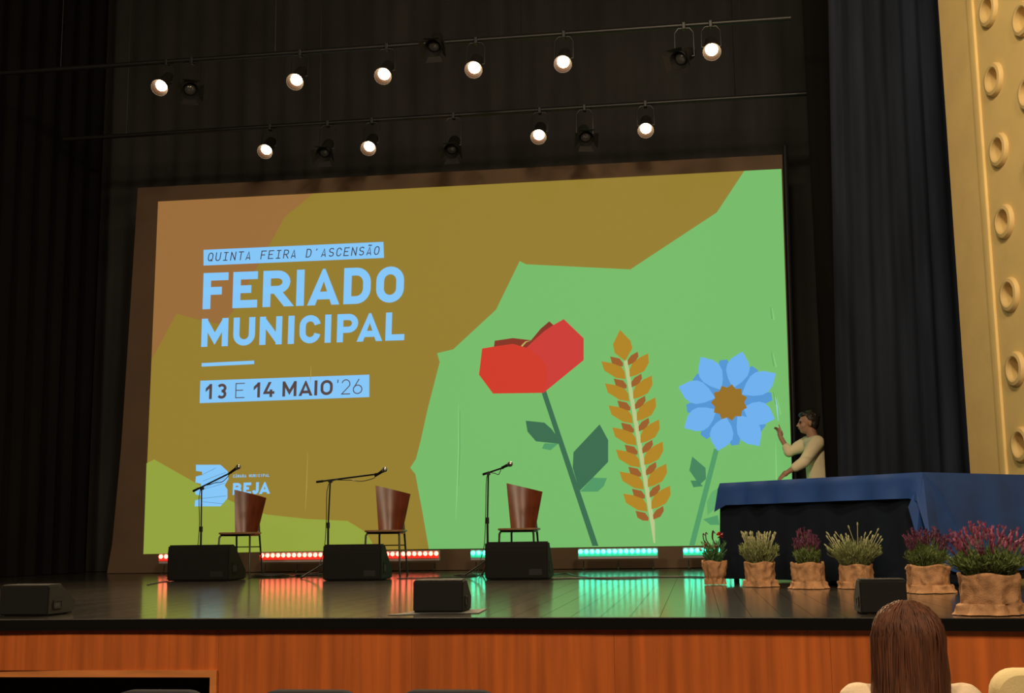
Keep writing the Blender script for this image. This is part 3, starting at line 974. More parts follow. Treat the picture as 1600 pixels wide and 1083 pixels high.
def chair_parts(root):
    # local frame: faces -Y, seat centre at the origin, backrest behind (+Y)
    seat = B()
    prof = []
    n = 28
    ring = []
    for k in range(n):
        a = 2 * math.pi * k / n
        e = 0.62
        cxx = math.copysign(abs(math.cos(a)) ** e, math.cos(a)) * 0.205
        cyy = math.copysign(abs(math.sin(a)) ** e, math.sin(a)) * 0.20
        ring.append((cxx * (1.0 - 0.12 * (cyy / 0.2)), cyy))
    vs = []
    for sc_, z in ((0.9, 0.432), (0.99, 0.438), (1.0, 0.447), (0.97, 0.456), (0.8, 0.454), (0.4, 0.450)):
        vs += [(x * sc_, y * sc_, z) for x, y in ring]
    fs = [(i * n + k, i * n + (k + 1) % n, (i + 1) * n + (k + 1) % n, (i + 1) * n + k) for i in range(5) for k in range(n)]
    fs += [tuple(range(n - 1, -1, -1)), tuple(5 * n + k for k in range(n))]
    obj('seat', B().add(vs, fs), M_SEAT, root, smooth=True, local=True)
    # backrest: curved plywood shell, wider at the top, with a slanting top edge
    nu, nv = 14, 10
    vs = []
    for side in (0, 1):
        for j in range(nv + 1):
            v = j / nv
            hw = 0.130 + 0.062 * v
            for i in range(nu + 1):
                u = -1 + 2 * i / nu
                xx = u * hw
                top = 0.92 - 0.048 * (u + 1)
                z = 0.455 + (top - 0.455) * v
                y = 0.165 + 0.085 * (z - 0.45) / 0.45 - 0.05 * u * u + side * 0.012
                vs.append((xx, y, z))
    k = nu + 1
    o1 = (nv + 1) * k
    fs = []
    for j in range(nv):
        for i in range(nu):
            q = (j * k + i, j * k + i + 1, (j + 1) * k + i + 1, (j + 1) * k + i)
            fs.append(q); fs.append(tuple(o1 + t for t in q[::-1]))
    for i in range(nu):
        fs.append((i + 1, i, o1 + i, o1 + i + 1)); b0 = nv * k
        fs.append((b0 + i, b0 + i + 1, o1 + b0 + i + 1, o1 + b0 + i))
    for j in range(nv):
        fs.append((j * k, (j + 1) * k, o1 + (j + 1) * k, o1 + j * k))
        fs.append(((j + 1) * k + nu, j * k + nu, o1 + j * k + nu, o1 + (j + 1) * k + nu))
    obj('backrest', B().add(vs, fs), M_SHELL, root, smooth=True, local=True)
    for sx in (-1, 1):
        obj('leg', B().tube([(sx * 0.16, -0.14, 0.434), (sx * 0.175, -0.165, 0.40), (sx * 0.19, -0.19, 0.0)], [0.011, 0.011, 0.009], 8), M_LEG, root, smooth=True, local=True)
        obj('leg', B().tube([(sx * 0.12, 0.176, 0.56), (sx * 0.13, 0.165, 0.45), (sx * 0.135, 0.165, 0.40), (sx * 0.15, 0.22, 0.0)], [0.009, 0.011, 0.011, 0.009], 8), M_LEG, root, smooth=True, local=True)
    obj('seat_frame', B().tube([(-0.165, -0.15, 0.424), (0.165, -0.15, 0.424), (0.135, 0.165, 0.424), (-0.135, 0.165, 0.424), (-0.165, -0.15, 0.424)], 0.009, 6), M_LEG, root, smooth=True, local=True)
    st = B().tube([(-0.18, -0.176, 0.24), (-0.144, 0.187, 0.24)], 0.006, 6)
    st.tube([(0.18, -0.176, 0.24), (0.144, 0.187, 0.24)], 0.006, 6)
    st.tube([(-0.144, 0.187, 0.3), (0.144, 0.187, 0.3)], 0.006, 6)
    obj('stretcher', st, M_LEG, root, smooth=True, local=True)


ch0 = None
for px, py, rz, lab in ((376, 899.5, -5, 'dark red plywood chair standing in front of the emblem lettering'), (605, 899, -3, 'dark red plywood chair between the red light bars, mid stage'), (814, 897, -6, 'dark red plywood chair in front of the green picture area')):
    p = floor_at(px, py)
    if ch0 is None:
        ch0 = thing('plywood_chair', (p.x, p.y, 0), lab, 'chair', 'plywood chairs on the stage', R(rz))
        chair_parts(ch0); c = ch0
    else:
        c = copy_tree(ch0)
        c.location = (p.x, p.y, 0); c.rotation_euler = (0, 0, R(rz)); c['label'] = lab


# ================================================================== MICROPHONE STANDS
def mic_stand(pole_px, pole_top, base_py, boom, mic, lab, clab):
    base = floor_at(pole_px[0], base_py)
    Y = base.y
    top = on_y(pole_px[1], pole_top, Y)
    b0, b1 = on_y(*boom[0], Y + 0.02), on_y(*boom[1], Y - 0.06)
    root = thing('microphone_stand', (base.x, Y, 0), lab, 'microphone stand', 'microphone stands on the stage')
    ht = top.z
    obj('pole', B().tube([(base.x, Y, 0.04), (base.x, Y, ht * 0.55)], 0.011, 8), M_STANDMETAL, root, smooth=True)
    obj('pole', B().tube([(base.x, Y, ht * 0.53), (top.x, Y, ht)], 0.008, 8), M_STANDMETAL, root, smooth=True)
    obj('clutch', B().tube([(base.x, Y, ht * 0.51), (base.x, Y, ht * 0.57)], 0.016, 10), M_STANDMETAL, root, smooth=True)
    for k in range(3):
        a = R(90 + k * 120 + 20)
        lg_ = obj('leg', B().tube([(base.x, Y, 0.16), (base.x + 0.30 * math.cos(a), Y + 0.30 * math.sin(a), 0.012)], 0.008, 6), M_STANDMETAL, root, smooth=True)
        obj('rubber_foot', B().ball((base.x + 0.30 * math.cos(a), Y + 0.30 * math.sin(a), 0.013), 0.0125, 8), M_RUBBER, lg_)
    obj('pivot', B().tube([(top.x, Y - 0.02, ht), (top.x, Y + 0.03, ht)], 0.018, 10), M_STANDMETAL, root, smooth=True)
    bo = obj('boom', B().tube([b0, b1], 0.0085, 8), M_STANDMETAL, root, smooth=True)
    d = (b1 - b0).normalized()
    obj('counterweight', B().tube([b0 - d * 0.01, b0 + d * 0.06], 0.012, 10), M_STANDMETAL, bo, smooth=True)
    # microphone in its clip
    m0, m1 = on_y(*mic[0], b1.y), on_y(*mic[1], b1.y - 0.05)
    dd = (m1 - m0).normalized()
    mr = thing('microphone', tuple(m0), clab, 'microphone', 'vocal microphones')
    body = B().tube([m0, m0 + (m1 - m0) * 0.65], [0.011, 0.016], 10)
    obj('handle', body, M_STANDMETAL, mr, smooth=True)
    hd = B().ball(m1 - dd * 0.02, (0.026, 0.026, 0.026), 12)
    hd.tube([m0 + (m1 - m0) * 0.62, m0 + (m1 - m0) * 0.72], [0.018, 0.024], 10)
    obj('grille', hd, M_CHROME, mr, smooth=True)
    obj('clip', B().tube([b1 - d * 0.01, m0 + (m1 - m0) * 0.25], 0.013, 8), M_STANDMETAL, root, smooth=True)
    # cable down the boom and pole
    pts = [m0, m0.lerp(b1, 0.5) + Vector((-0.02, 0, -0.03)), b1.lerp(b0, 0.25) + Vector((0, 0, -0.05)), b1.lerp(b0, 0.5) + Vector((0, 0, -0.02)), Vector((top.x - 0.012, Y - 0.012, ht - 0.03)), Vector((base.x - 0.015, Y - 0.012, ht * 0.6)), Vector((base.x - 0.03, Y - 0.012, 0.3)), Vector((base.x - 0.07, Y - 0.05, 0.008)), Vector((base.x + 0.22, Y + 0.1, 0.008))]
    obj('cable', B().tube(smooth_path(pts, 4), 0.004, 6), M_CABLE, root, smooth=True)


def smooth_path(pts, n=5):
    pts = [Vector(p) for p in pts]
    out = []
    for i in range(len(pts) - 1):
        p0 = pts[max(0, i - 1)]; p1 = pts[i]; p2 = pts[i + 1]; p3 = pts[min(len(pts) - 1, i + 2)]
        for k in range(n):
            t = k / n
            out.append(0.5 * ((2 * p1) + (p2 - p0) * t + (2 * p0 - 5 * p1 + 4 * p2 - p3) * t * t + (-p0 + 3 * p1 - 3 * p2 + p3) * t ** 3))
    out.append(pts[-1])
    return out


mic_stand((312.5, 315), 763, 903, ((303, 767), (362, 738)), ((358, 740), (375, 728)), 'boom microphone stand rising in front of the pale blue emblem', 'slim microphone angled up over the emblem')
mic_stand((512, 516), 752, 903, ((496, 753), (588, 741)), ((586, 744), (604, 732)), 'boom microphone stand with long level boom near middle chair', 'slim microphone at the tip of the long level boom')
mic_stand((762.5, 763), 740, 901, ((756, 741), (786, 731)), ((784, 731), (800, 724)), 'microphone stand with short boom in front of the green picture', 'slim microphone on the short boom before the green picture')

# ================================================================== CABLES ON THE STAGE FLOOR
def cable(pxs, lab, r=0.005, z=None, n=6):
    pts = [floor_at(a, b) for a, b in pxs]
    pts = [Vector((p.x, p.y, r + 0.001)) for p in pts]
    o = obj('floor_cable', B().tube(smooth_path(pts, n), r, 6), M_CABLE, smooth=True, origin=tuple(pts[0]))
    tag(o, lab, 'cable', 'cables on the stage floor')


def coil(px, py, rx, ry, turns, lab, seed):
    rnd = random.Random(seed)
    c = floor_at(px, py)
    pts = []
    for i in range(turns * 14):
        a = i * 2 * math.pi / 14
        k = 1 + 0.25 * math.sin(a * 0.37 + seed) + rnd.uniform(-.06, .06)
        pts.append(Vector((c.x + rx * k * math.cos(a), c.y + ry * k * math.sin(a), 0.006 + 0.0075 * (i / 14) / 1.6)))
    o = obj('cable_coil', B().tube(smooth_path(pts, 2), 0.0055, 6), M_CABLE, smooth=True, origin=(c.x, c.y, 0))
    tag(o, lab, 'cable', 'coils of cable on the stage floor')


cable([(862, 906), (900, 905), (960, 904), (1030, 903), (1085, 903), (1130, 905)], 'long black cable crossing the floor below the free green light bar', 0.007)
cable([(862, 899), (885, 897), (900, 901), (935, 905), (1000, 905)], 'black cable curling out beside the floor monitor under the poppy', 0.006)
cable([(620, 905), (660, 904.5), (700, 903), (735, 902), (760, 897)], 'black cable from the middle monitor towards the green one', 0.006)
cable([(388, 904), (420, 901), (450, 903), (480, 898), (506, 894)], 'black cable lying between the first and middle floor monitors', 0.006)
cable([(230, 915), (256, 910), (266, 911)], 'short black cable in front of the outer floor monitor', 0.005)
coil(424, 902, 0.16, 0.16, 5, 'loose coil of black cable beside the first floor monitor', 2)
coil(486, 901, 0.13, 0.16, 4, 'loose coil of black cable beside the middle floor monitor', 5)
coil(728, 901, 0.09, 0.16, 4, 'loose coil of black cable beside the green-lit floor monitor', 9)

# ================================================================== TABLE
ZT = 0.75
A_, B_, C_ = floor_at(1127, 756, ZT), floor_at(1440, 739, ZT), floor_at(1600, 743, ZT)
A_.z = B_.z = C_.z = 0
u_ = (B_ - A_).normalized()
v_ = (C_ - B_).normalized()
print('TABLE', A_, B_, C_, (B_ - A_).length, (C_ - B_).length, u_.dot(v_))
LT = (C_ - B_).length + 0.12
C2 = B_ + v_ * LT
D2 = A_ + v_ * LT
cen = (A_ + C2) / 2
tb = thing('long_table', (cen.x, cen.y, 0), 'long table hidden under dark blue cloths, burlap pots before it', 'table')
obj('tabletop', B().prism([(p.x + (cen.x - p.x) * 0.01, p.y + (cen.y - p.y) * 0.01) for p in (A_, B_, C2, D2)], 'z', ZT - 0.035, ZT - 0.004), mat('table_wood', (0.2, 0.12, 0.06), 0.5), tb)
for p in (A_, B_, C2, D2):
    q = p + (cen - p) * 0.08
    obj('leg', B().box((q.x, q.y, (ZT - 0.035) / 2), (0.04, 0.04, ZT - 0.035)), M_BLACKMETAL, tb)
M_SKIRT = mat('navy_skirt_cloth', (0.004, 0.008, 0.015), 0.9, var=0.2, scale=(9, 9, 0.8), spec=0.2)
M_CLOTH = mat('royal_blue_cloth', (0.006, 0.045, 0.20), 0.7, var=0.18, scale=(5, 5, 5))


def drape(name, corners, drops, flare, m, seed, z0=ZT, top=True, off=0.0, fold=0.012, wave=0.19):
    """cloth over a four-cornered top; drops[i] is the hang of edge i, measured from the top edge"""
    rnd = random.Random(seed)
    cn = [Vector((p.x, p.y, 0)) for p in corners]
    cc = sum(cn, Vector((0, 0, 0))) / 4
    per = []
    for i in range(4):
        p, q_ = cn[i], cn[(i + 1) % 4]
        L = (q_ - p).length
        t = (q_ - p) / L
        nr = Vector((t.y, -t.x, 0))
        if nr.dot((p + q_) / 2 - cc) < 0: nr = -nr
        k = max(10, int(L / 0.045))
        for j in range(k):
            per.append((p + t * (L * j / k), nr, i, j / k, L))
    N_ = len(per)
    # smooth the normals round the corners
    nrm = [sum((per[(i + d) % N_][1] for d in (-2, -1, 0, 1, 2)), Vector((0, 0, 0))).normalized() for i in range(N_)]
    rows = 9
    vs = []; fs = []
    dr = []
    for i, (p, _, e, f, L) in enumerate(per):
        d0 = drops[e]
        dprev, dnext = drops[e - 1], drops[(e + 1) % 4]
        wgt = 0.12
        d = d0
        if f * L < wgt: d = d0 + (dprev - d0) * 0.5 * (1 - f * L / wgt)
        if (1 - f) * L < wgt: d = d0 + (dnext - d0) * 0.5 * (1 - (1 - f) * L / wgt)
        # corners hang lower where the cloth bunches
        if e == 1: d = 0.50 + (drops[1] - 0.50) * min(1, f * L / 0.2) if drops[0] < 0.6 else drops[1]
        if e == 0: d = d0
        cornerness = max(0, 1 - min(f, 1 - f) * L / 0.08)
        dr.append((d, cornerness))
    s = 0
    for r_ in range(rows + 1):
        v = r_ / rows
        for i, (p, _, e, f, L) in enumerate(per):
            d, cnr = dr[i]
            ph = math.sin(i * 0.045 / wave * 2 * math.pi + 1.3 * math.sin(i * 0.21 + seed)) * fold * v
            o_ = off + 0.010 * min(1, v * 5) + flare * v ** 1.1 + ph + cnr * flare * 0.9 * v
            q_ = p + nrm[i] * o_
            z = z0 - d * v - cnr * 0.05 * v * (1 if d < 0.25 else 0)
            if v == 0: z = z0
            elif r_ == 1: z = min(z0 - 0.012, z)
            vs.append((q_.x, q_.y, max(z, 0.004)))
    for r_ in range(rows):
        for i in range(N_):
            fs.append((r_ * N_ + i, r_ * N_ + (i + 1) % N_, (r_ + 1) * N_ + (i + 1) % N_, (r_ + 1) * N_ + i))
    if top:
        fs.append(tuple(range(N_)))
    return obj(name, B().add(vs, fs), m, smooth=True, origin=(cen.x, cen.y, z0))


sk = drape('table_skirt', [A_, B_, C2, D2], [0.715] * 4, 0.015, M_SKIRT, 3, z0=ZT - 0.001, top=False, fold=0.012)
tag(sk, 'near-black cloth skirt reaching the floor around the long table', 'tablecloth')
tc_ = drape('tablecloth', [A_, B_, C2, D2], [0.17, 0.66, 0.17, 0.17], 0.03, M_CLOTH, 5, z0=ZT + 0.004, off=0.012, fold=0.016, wave=0.33)
tag(tc_, 'royal blue tablecloth draped over the long table on stage', 'tablecloth')
# loose corner of the blue cloth folded out at the near table corner
cnr = B()
bis = ((B_ - cen).normalized())
q0 = B_ + bis * 0.03
nA = Vector((u_.y, -u_.x, 0)); nA = nA if nA.dot(B_ - cen) > 0 else -nA
nB = Vector((v_.y, -v_.x, 0)); nB = nB if nB.dot(B_ - cen) > 0 else -nB
pts = [B_ + bis * 0.02 + Vector((0, 0, ZT + 0.002)), B_ - u_ * 0.07 + nA * 0.07 + Vector((0, 0, ZT - 0.225)), B_ - u_ * 0.03 + nA * 0.07 + bis * 0.02 + Vector((0, 0, ZT - 0.42)), B_ + v_ * 0.30 + nB * 0.075 + Vector((0, 0, ZT - 0.46)), B_ + v_ * 0.10 + nB * 0.05 + Vector((0, 0, ZT - 0.1))]
cnr.add(pts + [p - bis * 0.006 for p in pts], [(0, 1, 2), (0, 2, 3), (0, 3, 4), (7, 6, 5), (8, 7, 5), (9, 8, 5), (1, 6, 7, 2), (2, 7, 8, 3), (3, 8, 9, 4)])
obj('corner_fold', cnr, M_CLOTH, tc_)

# ================================================================== POTTED PLANTS
M_BURLAP = mat('burlap', (0.38, 0.195, 0.09), 0.9, var=0.25, scale=(22, 22, 22), bump=0.4, bscale=150)
M_SOIL = mat('soil', (0.03, 0.02, 0.012), 0.95)
M_GREYGREEN = mat('lavender_grey_green', (0.20, 0.225, 0.085), 0.7, var=0.35, scale=(14, 14, 14))
M_GREEN = mat('lavender_green', (0.10, 0.14, 0.035), 0.7, var=0.35, scale=(14, 14, 14))
M_TIPS = mat('pale_lavender_buds', (0.36, 0.36, 0.19), 0.7)
M_PURPLE = mat('purple_flower', (0.085, 0.014, 0.045), 0.7, var=0.4, scale=(30, 30, 30))
M_MAGENTA = mat('magenta_flower', (0.20, 0.04, 0.09), 0.7, var=0.4, scale=(30, 30, 30))
M_REDF = mat('red_flower', (0.45, 0.02, 0.02), 0.6)
M_DARKSTEM = mat('dark_stem', (0.04, 0.02, 0.015), 0.7)
M_PINKF = mat('dusky_pink_flower', (0.35, 0.14, 0.08), 0.7)
M_LEAF = mat('leaf_green', (0.06, 0.16, 0.05), 0.6, var=0.3, scale=(14, 14, 14))


def sprig(b, base, tip, w, rnd, leaves=10, ll=0.03):
    """a thin stem with pairs of narrow leaves"""
    base, tip = Vector(base), Vector(tip)
    mid = (base + tip) / 2 + Vector((rnd.uniform(-.01, .01), rnd.uniform(-.01, .01), 0.01))
    b.tube([base, mid, tip], [w, w * 0.8, w * 0.5], 3)
    ax = (tip - base).normalized()
    for k in range(leaves):
        t = 0.15 + 0.8 * k / leaves
        p = base.lerp(mid, t * 2) if t < 0.5 else mid.lerp(tip, t * 2 - 1)
        d = (Vector((rnd.uniform(-1, 1), rnd.uniform(-1, 1), rnd.uniform(-.2, 1))) + ax * 0.9).normalized()
        s = d.cross(Vector((rnd.uniform(-1, 1), rnd.uniform(-1, 1), rnd.uniform(-1, 1)))).normalized() * 0.0026
        L = ll * rnd.uniform(0.6, 1.2)
        b.add([p - s, p + s, p + d * L * 0.6 + s * 1.2, p + d * L, p + d * L * 0.6 - s * 1.2], [(0, 1, 2, 3, 4)])


def pot(px0, px1, ybase, yrim, flare, plant, label, seed, pw=0.3, ptop=820, taper=False):
    rnd = random.Random(seed)
    c = floor_at((px0 + px1) / 2, ybase)
    S = scale_at(c)
    r = (px1 - px0) / 2 / S
    h = (ybase - yrim) / S
    c.y += r
    root = thing('potted_plant', (c.x, c.y, 0), label, 'potted plant', 'burlap-wrapped pots along the table')
    ph = [rnd.uniform(0, 6.28) for _ in range(8)]
    skirt_dir = rnd.uniform(3.8, 5.6)
    rb_ = r * (0.72 if taper else 1.0)
    prof = [(rb_ * (1.0 + flare), 0.004), (rb_ * (0.98 + flare * 0.45), 0.02), (rb_ * 0.98, 0.05), (rb_ * 0.98 + (r - rb_) * 0.35, h * 0.4), (r * 0.97 if not taper else r * .9, h * 0.65), (r * 0.99, h * 0.85), (r * 1.0, h * 0.97), (r * 0.97, h * 1.02), (r * 0.88, h * 1.0), (r * 0.86, h * 0.8)]

    pr2 = []
    for i in range(len(prof) - 1):
        for t in (0, 0.34, 0.67):
            pr2.append((prof[i][0] + (prof[i + 1][0] - prof[i][0]) * t, prof[i][1] + (prof[i + 1][1] - prof[i][1]) * t))
    prof = pr2 + [prof[-1]]

    def wob(i, a, rr, z):
        i = i // 3
        q = Vector((math.cos(a) * 1.9 + seed * 3.1, math.sin(a) * 1.9, z / h * 2.6 + 0.8 * math.sin(a * 2 + seed)))
        crumple = 0.17 * (0.5 - abs(noise.noise(q))) + 0.09 * (0.5 - abs(noise.noise(q * 2.3 + Vector((7, 3, 1)))))
        rr *= 1 + (crumple - 0.07) * (1 if i < 8 else 0.3)
        fo = 0.035 * math.sin(5 * a + ph[0] + 2.2 * z / h) + 0.03 * math.sin(9 * a + ph[1] - 3 * z / h) + 0.010 * math.sin(17 * a + ph[2] + 9 * z / h) + 0.02 * math.sin(3 * a + ph[3])
        if i <= 1: fo *= 2.6; fo += flare * 0.5 * max(0, math.cos(a - skirt_dir))
        dz = 0.006 * math.sin(4 * a + ph[4]) * (1 if i >= 5 else 0) + (0.004 * (1 + math.sin(7 * a + ph[5])) if i == 1 else 0)
        return rr * (1 + fo), max(0.002, z + dz)

    obj('burlap_wrap', B().lathe(prof, 72, Matrix.Translation((c.x, c.y, 0)), wob, cap=False), M_BURLAP, root, smooth=True)
    obj('soil', B().lathe([(r * 0.84, h * 0.8), (r * 0.85, h * 0.86), (0, h * 0.9)], 20, Matrix.Translation((c.x, c.y, 0))), M_SOIL, root, smooth=True)
    zt0 = h * 0.88
    H = (yrim - ptop) / S
    W = pw / 2
    fol = B(); flo = B(); aux = B()
    if plant in ('pale', 'paleopen'):
        n = 260
        for i in range(n):
            a = rnd.uniform(0, 6.283); q = math.sqrt(rnd.random())
            spread = W * (1.0 if plant == 'pale' else 1.12)
            tip = Vector((c.x + math.cos(a) * q * spread, c.y + math.sin(a) * q * spread, zt0 + H * (rnd.uniform(0.45, 0.86) * (1 - 0.25 * q * q))))
            base = Vector((c.x + math.cos(a) * q * r * 0.6, c.y + math.sin(a) * q * r * 0.6, zt0))
            sprig(fol, base, tip, 0.0022, rnd, 12, 0.03)
        for i in range(46 if plant == 'pale' else 34):
            a = rnd.uniform(0, 6.283); q = math.sqrt(rnd.random())
            k = rnd.uniform(0.8, 1.0) if plant == 'pale' else rnd.uniform(0.7, 0.95)
            tip = Vector((c.x + math.cos(a) * q * W * (0.95 if plant == 'pale' else 1.15), c.y + math.sin(a) * q * W, zt0 + H * k))
            if plant == 'paleopen' and i < 6: tip = Vector((c.x + (-1, -.62, -.18, .12, .55, .8)[i] * W * 1.15, c.y - 0.03, zt0 + H * (.62, .95, 1.1, 1.18, .95, 1.02)[i]))
            base = Vector((c.x + math.cos(a) * q * r * 0.5, c.y + math.sin(a) * q * r * 0.5, zt0))
            flo.tube([base, (base + tip) / 2 + Vector((0, 0, .01)), tip], [0.002, 0.002, 0.0025], 4)
            d = (tip - base).normalized()
            flo.tube([tip - d * 0.012, tip, tip + d * 0.012], [0.003, 0.0055, 0.003], 5)
        obj('foliage', fol, M_GREYGREEN, root)['kind'] = 'stuff'; obj('flower_stems', flo, M_TIPS, root)['kind'] = 'stuff'
    elif plant in ('purple', 'magenta'):
        for i in range(250):
            a = rnd.uniform(0, 6.283); q = math.sqrt(rnd.random())
            tip = Vector((c.x + math.cos(a) * q * W, c.y + math.sin(a) * q * W, zt0 + H * (rnd.uniform(0.35, 0.62) * (1 - 0.3 * q * q))))
            base = Vector((c.x + math.cos(a) * q * r * 0.6, c.y + math.sin(a) * q * r * 0.6, zt0))
            sprig(fol, base, tip, 0.0022, rnd, 12, 0.03)
        for i in range(85):
            a = rnd.uniform(0, 6.283); q = math.sqrt(rnd.random())
            tip = Vector((c.x + math.cos(a) * q * W * 0.95, c.y + math.sin(a) * q * W * 0.95, zt0 + H * (rnd.uniform(0.62, 1.0) * (1 - 0.25 * q * q))))
            base = Vector((c.x + math.cos(a) * q * r * 0.5, c.y + math.sin(a) * q * r * 0.5, zt0))
            fol.tube([base, tip], [0.0018, 0.0015], 3)
            d = ((tip - base).normalized() + Vector((rnd.uniform(-.3, .3), rnd.uniform(-.3, .3), 0))).normalized()
            flo.tube([tip - d * 0.022, tip - d * 0.012, tip + d * 0.004, tip + d * 0.012], [0.003, 0.006, 0.0055, 0.003], 6)
            for k in range(4):       # top bracts
                e = (d * 1.3 + Vector((rnd.uniform(-1, 1), rnd.uniform(-1, 1), rnd.uniform(0, .6)))).normalized()
                s = e.cross(Vector((rnd.uniform(-1, 1), 1, rnd.uniform(-1, 1)))).normalized() * 0.004
                p = tip + d * 0.008
                flo.add([p, p + e * 0.014 + s, p + e * 0.026, p + e * 0.014 - s], [(0, 1, 2, 3)])
        obj('foliage', fol, M_GREEN, root)['kind'] = 'stuff'; obj('flowers', flo, M_PURPLE if plant == 'purple' else M_MAGENTA, root)['kind'] = 'stuff'
    else:      # the small pot with a red flower, dark curling stalks
        for i in range(80):
            a = rnd.uniform(0, 6.283); q = math.sqrt(rnd.random())
            tip = Vector((c.x + math.cos(a) * q * W, c.y + math.sin(a) * q * W, zt0 + H * rnd.uniform(0.25, 0.75)))
            base = Vector((c.x + math.cos(a) * q * r * 0.5, c.y + math.sin(a) * q * r * 0.5, zt0))
            sprig(fol, base, tip, 0.002, rnd, 7, 0.035)
        obj('foliage', fol, M_LEAF, root)['kind'] = 'stuff'
        for dx, hh in ((-0.075, 0.92), (-0.055, 0.95), (-0.005, 1.0), (0.0, 0.97)):
            b0 = Vector((c.x + dx * 0.4, c.y, zt0))
            tp = Vector((c.x + dx, c.y - 0.02, zt0 + H * hh))
            aux.tube(smooth_path([b0, b0.lerp(tp, .55) + Vector((.012, 0, 0)), tp.lerp(b0, .22) + Vector((-.006, 0, 0)), tp, tp + Vector((.012, 0, -.012))], 4), 0.004, 5)
        obj('dark_stalks', aux, M_DARKSTEM, root, smooth=True)
        pf = B()
        for dx, dz, k in ((-.06, .55, 0), (-.09, .42, 0), (.01, .5, 0), (-.02, .45, 0)):
            p = Vector((c.x + dx, c.y - .03, zt0 + H * dz))
            for j in range(7):
                e = Vector((rnd.uniform(-1, 1), rnd.uniform(-1, .3), rnd.uniform(-.2, 1))).normalized()
                s = e.cross(Vector((rnd.uniform(-1, 1), rnd.uniform(-1, 1), 1))).normalized() * 0.01
                pf.add([p, p + e * .014 + s, p + e * .026, p + e * .014 - s], [(0, 1, 2, 3)])
        obj('pink_blossom', pf, M_PINKF, root)
        rf = B()
        p = Vector((c.x + W * 0.45, c.y - .02, zt0 + H * 0.86))
        fol2 = B().tube([(c.x + .02, c.y, zt0), tuple(p)], 0.003, 5)
        obj('stem', fol2, M_LEAF, root)
        for j in range(16):
            e = Vector((rnd.uniform(-1, 1), rnd.uniform(-1, .3), rnd.uniform(-.6, 1))).normalized()
            s = e.cross(Vector((rnd.uniform(-1, 1), rnd.uniform(-1, 1), 1))).normalized() * 0.012
            rf.add([p, p + e * .018 + s, p + e * .03, p + e * .018 - s], [(0, 1, 2, 3)])
        obj('red_blossom', rf, M_REDF, root)


pot(1098, 1138, 915, 878, 0.04, 'red', 'small burlap-wrapped pot with red flower and dark stalks before green light bar', 11, pw=0.2, ptop=826, taper=True)
pot(1165, 1213, 918, 880, 0.10, 'pale', 'burlap pot of bushy pale lavender between the red flower and first purple pot', 12, pw=0.29, ptop=828)
pot(1240, 1291, 921, 881, 0.18, 'purple', 'burlap pot of narrow dark purple lavender between the two pale lavenders', 13, pw=0.19, ptop=825)
pot(1316, 1368, 921, 884, 0.10, 'paleopen', 'burlap pot of spiky spreading pale lavender behind the small edge speaker', 14, pw=0.33, ptop=826)
pot(1424, 1490, 928, 885, 0.2, 'purple', 'wide burlap pot of dark purple lavender at the table corner', 15, pw=0.27, ptop=822)
pot(1513, 1604, 963, 900, 0.16, 'magenta', 'big burlap pot of magenta lavender standing right at the stage edge', 16, pw=0.36, ptop=814)

# ================================================================== PEOPLE
M_SKIN = mat('skin', (0.42, 0.22, 0.14), 0.55)
M_HAIR = mat('dark_hair', (0.022, 0.016, 0.012), 0.5, var=0.3, scale=(40, 40, 10))
M_SHIRT = mat('cream_shirt', (0.82, 0.70, 0.46), 0.85, var=0.06, scale=(6, 6, 6), bump=0.15, bscale=25)
M_TROUSER = mat('dark_trousers', (0.02, 0.02, 0.025), 0.85)
M_SHOE = mat('black_shoes', (0.01, 0.01, 0.01), 0.4)
M_EYE = mat('eye', (0.02, 0.015, 0.01), 0.2)
M_LIP = mat('lips', (0.34, 0.12, 0.09), 0.5)


def hand(b, wrist, palm_dir, side_dir, finger_dir, L=0.085, curl=0.3, point=None, fr=0.0085):
    """palm plus five separate fingers; side_dir points to the thumb side"""
    w_ = Vector(wrist); pd = Vector(palm_dir).normalized(); sd = Vector(side_dir).normalized()
    nd = Vector(finger_dir).normalized()          # direction fingers curl towards
    b.limb([w_, w_ + pd * L * 0.5], [0.024, 0.03])
    for k in (-1.2, -0.4, 0.4, 1.2):
        b.limb([w_ + pd * L * 0.35 + sd * k * 0.012, w_ + pd * L + sd * k * 0.019], [0.014, 0.012], 8)
    for i, (k, ln) in enumerate(((1.25, 0.072), (0.42, 0.08), (-0.42, 0.074), (-1.25, 0.058))):
        p = w_ + pd * L * 0.95 + sd * k * 0.019
        pts = [p]
        d = pd.copy(); cu = curl
        if point is not None and i == point: cu = 0.05
        for s in (0.45, 0.3, 0.25):
            d = (d * math.cos(cu) + nd * math.sin(cu)).normalized()
            nd2 = (nd - d * nd.dot(d))
            p = p + d * ln * s
            pts.append(p)
            if nd2.length > 1e-3: nd_ = nd2.normalized()
            cu *= 1.25
        b.limb(pts, [fr * 1.1, fr * 1.05, fr, fr * 0.85], 8)
    t0 = w_ + pd * L * 0.25 + sd * 0.02
    t1 = t0 + (pd * 0.45 + sd * 0.75 + nd * 0.3).normalized() * 0.035
    b.limb([t0, t1, t1 + (pd * 0.85 + sd * 0.2 + nd * 0.35).normalized() * 0.035], [fr * 1.5, fr * 1.25, fr], 8)


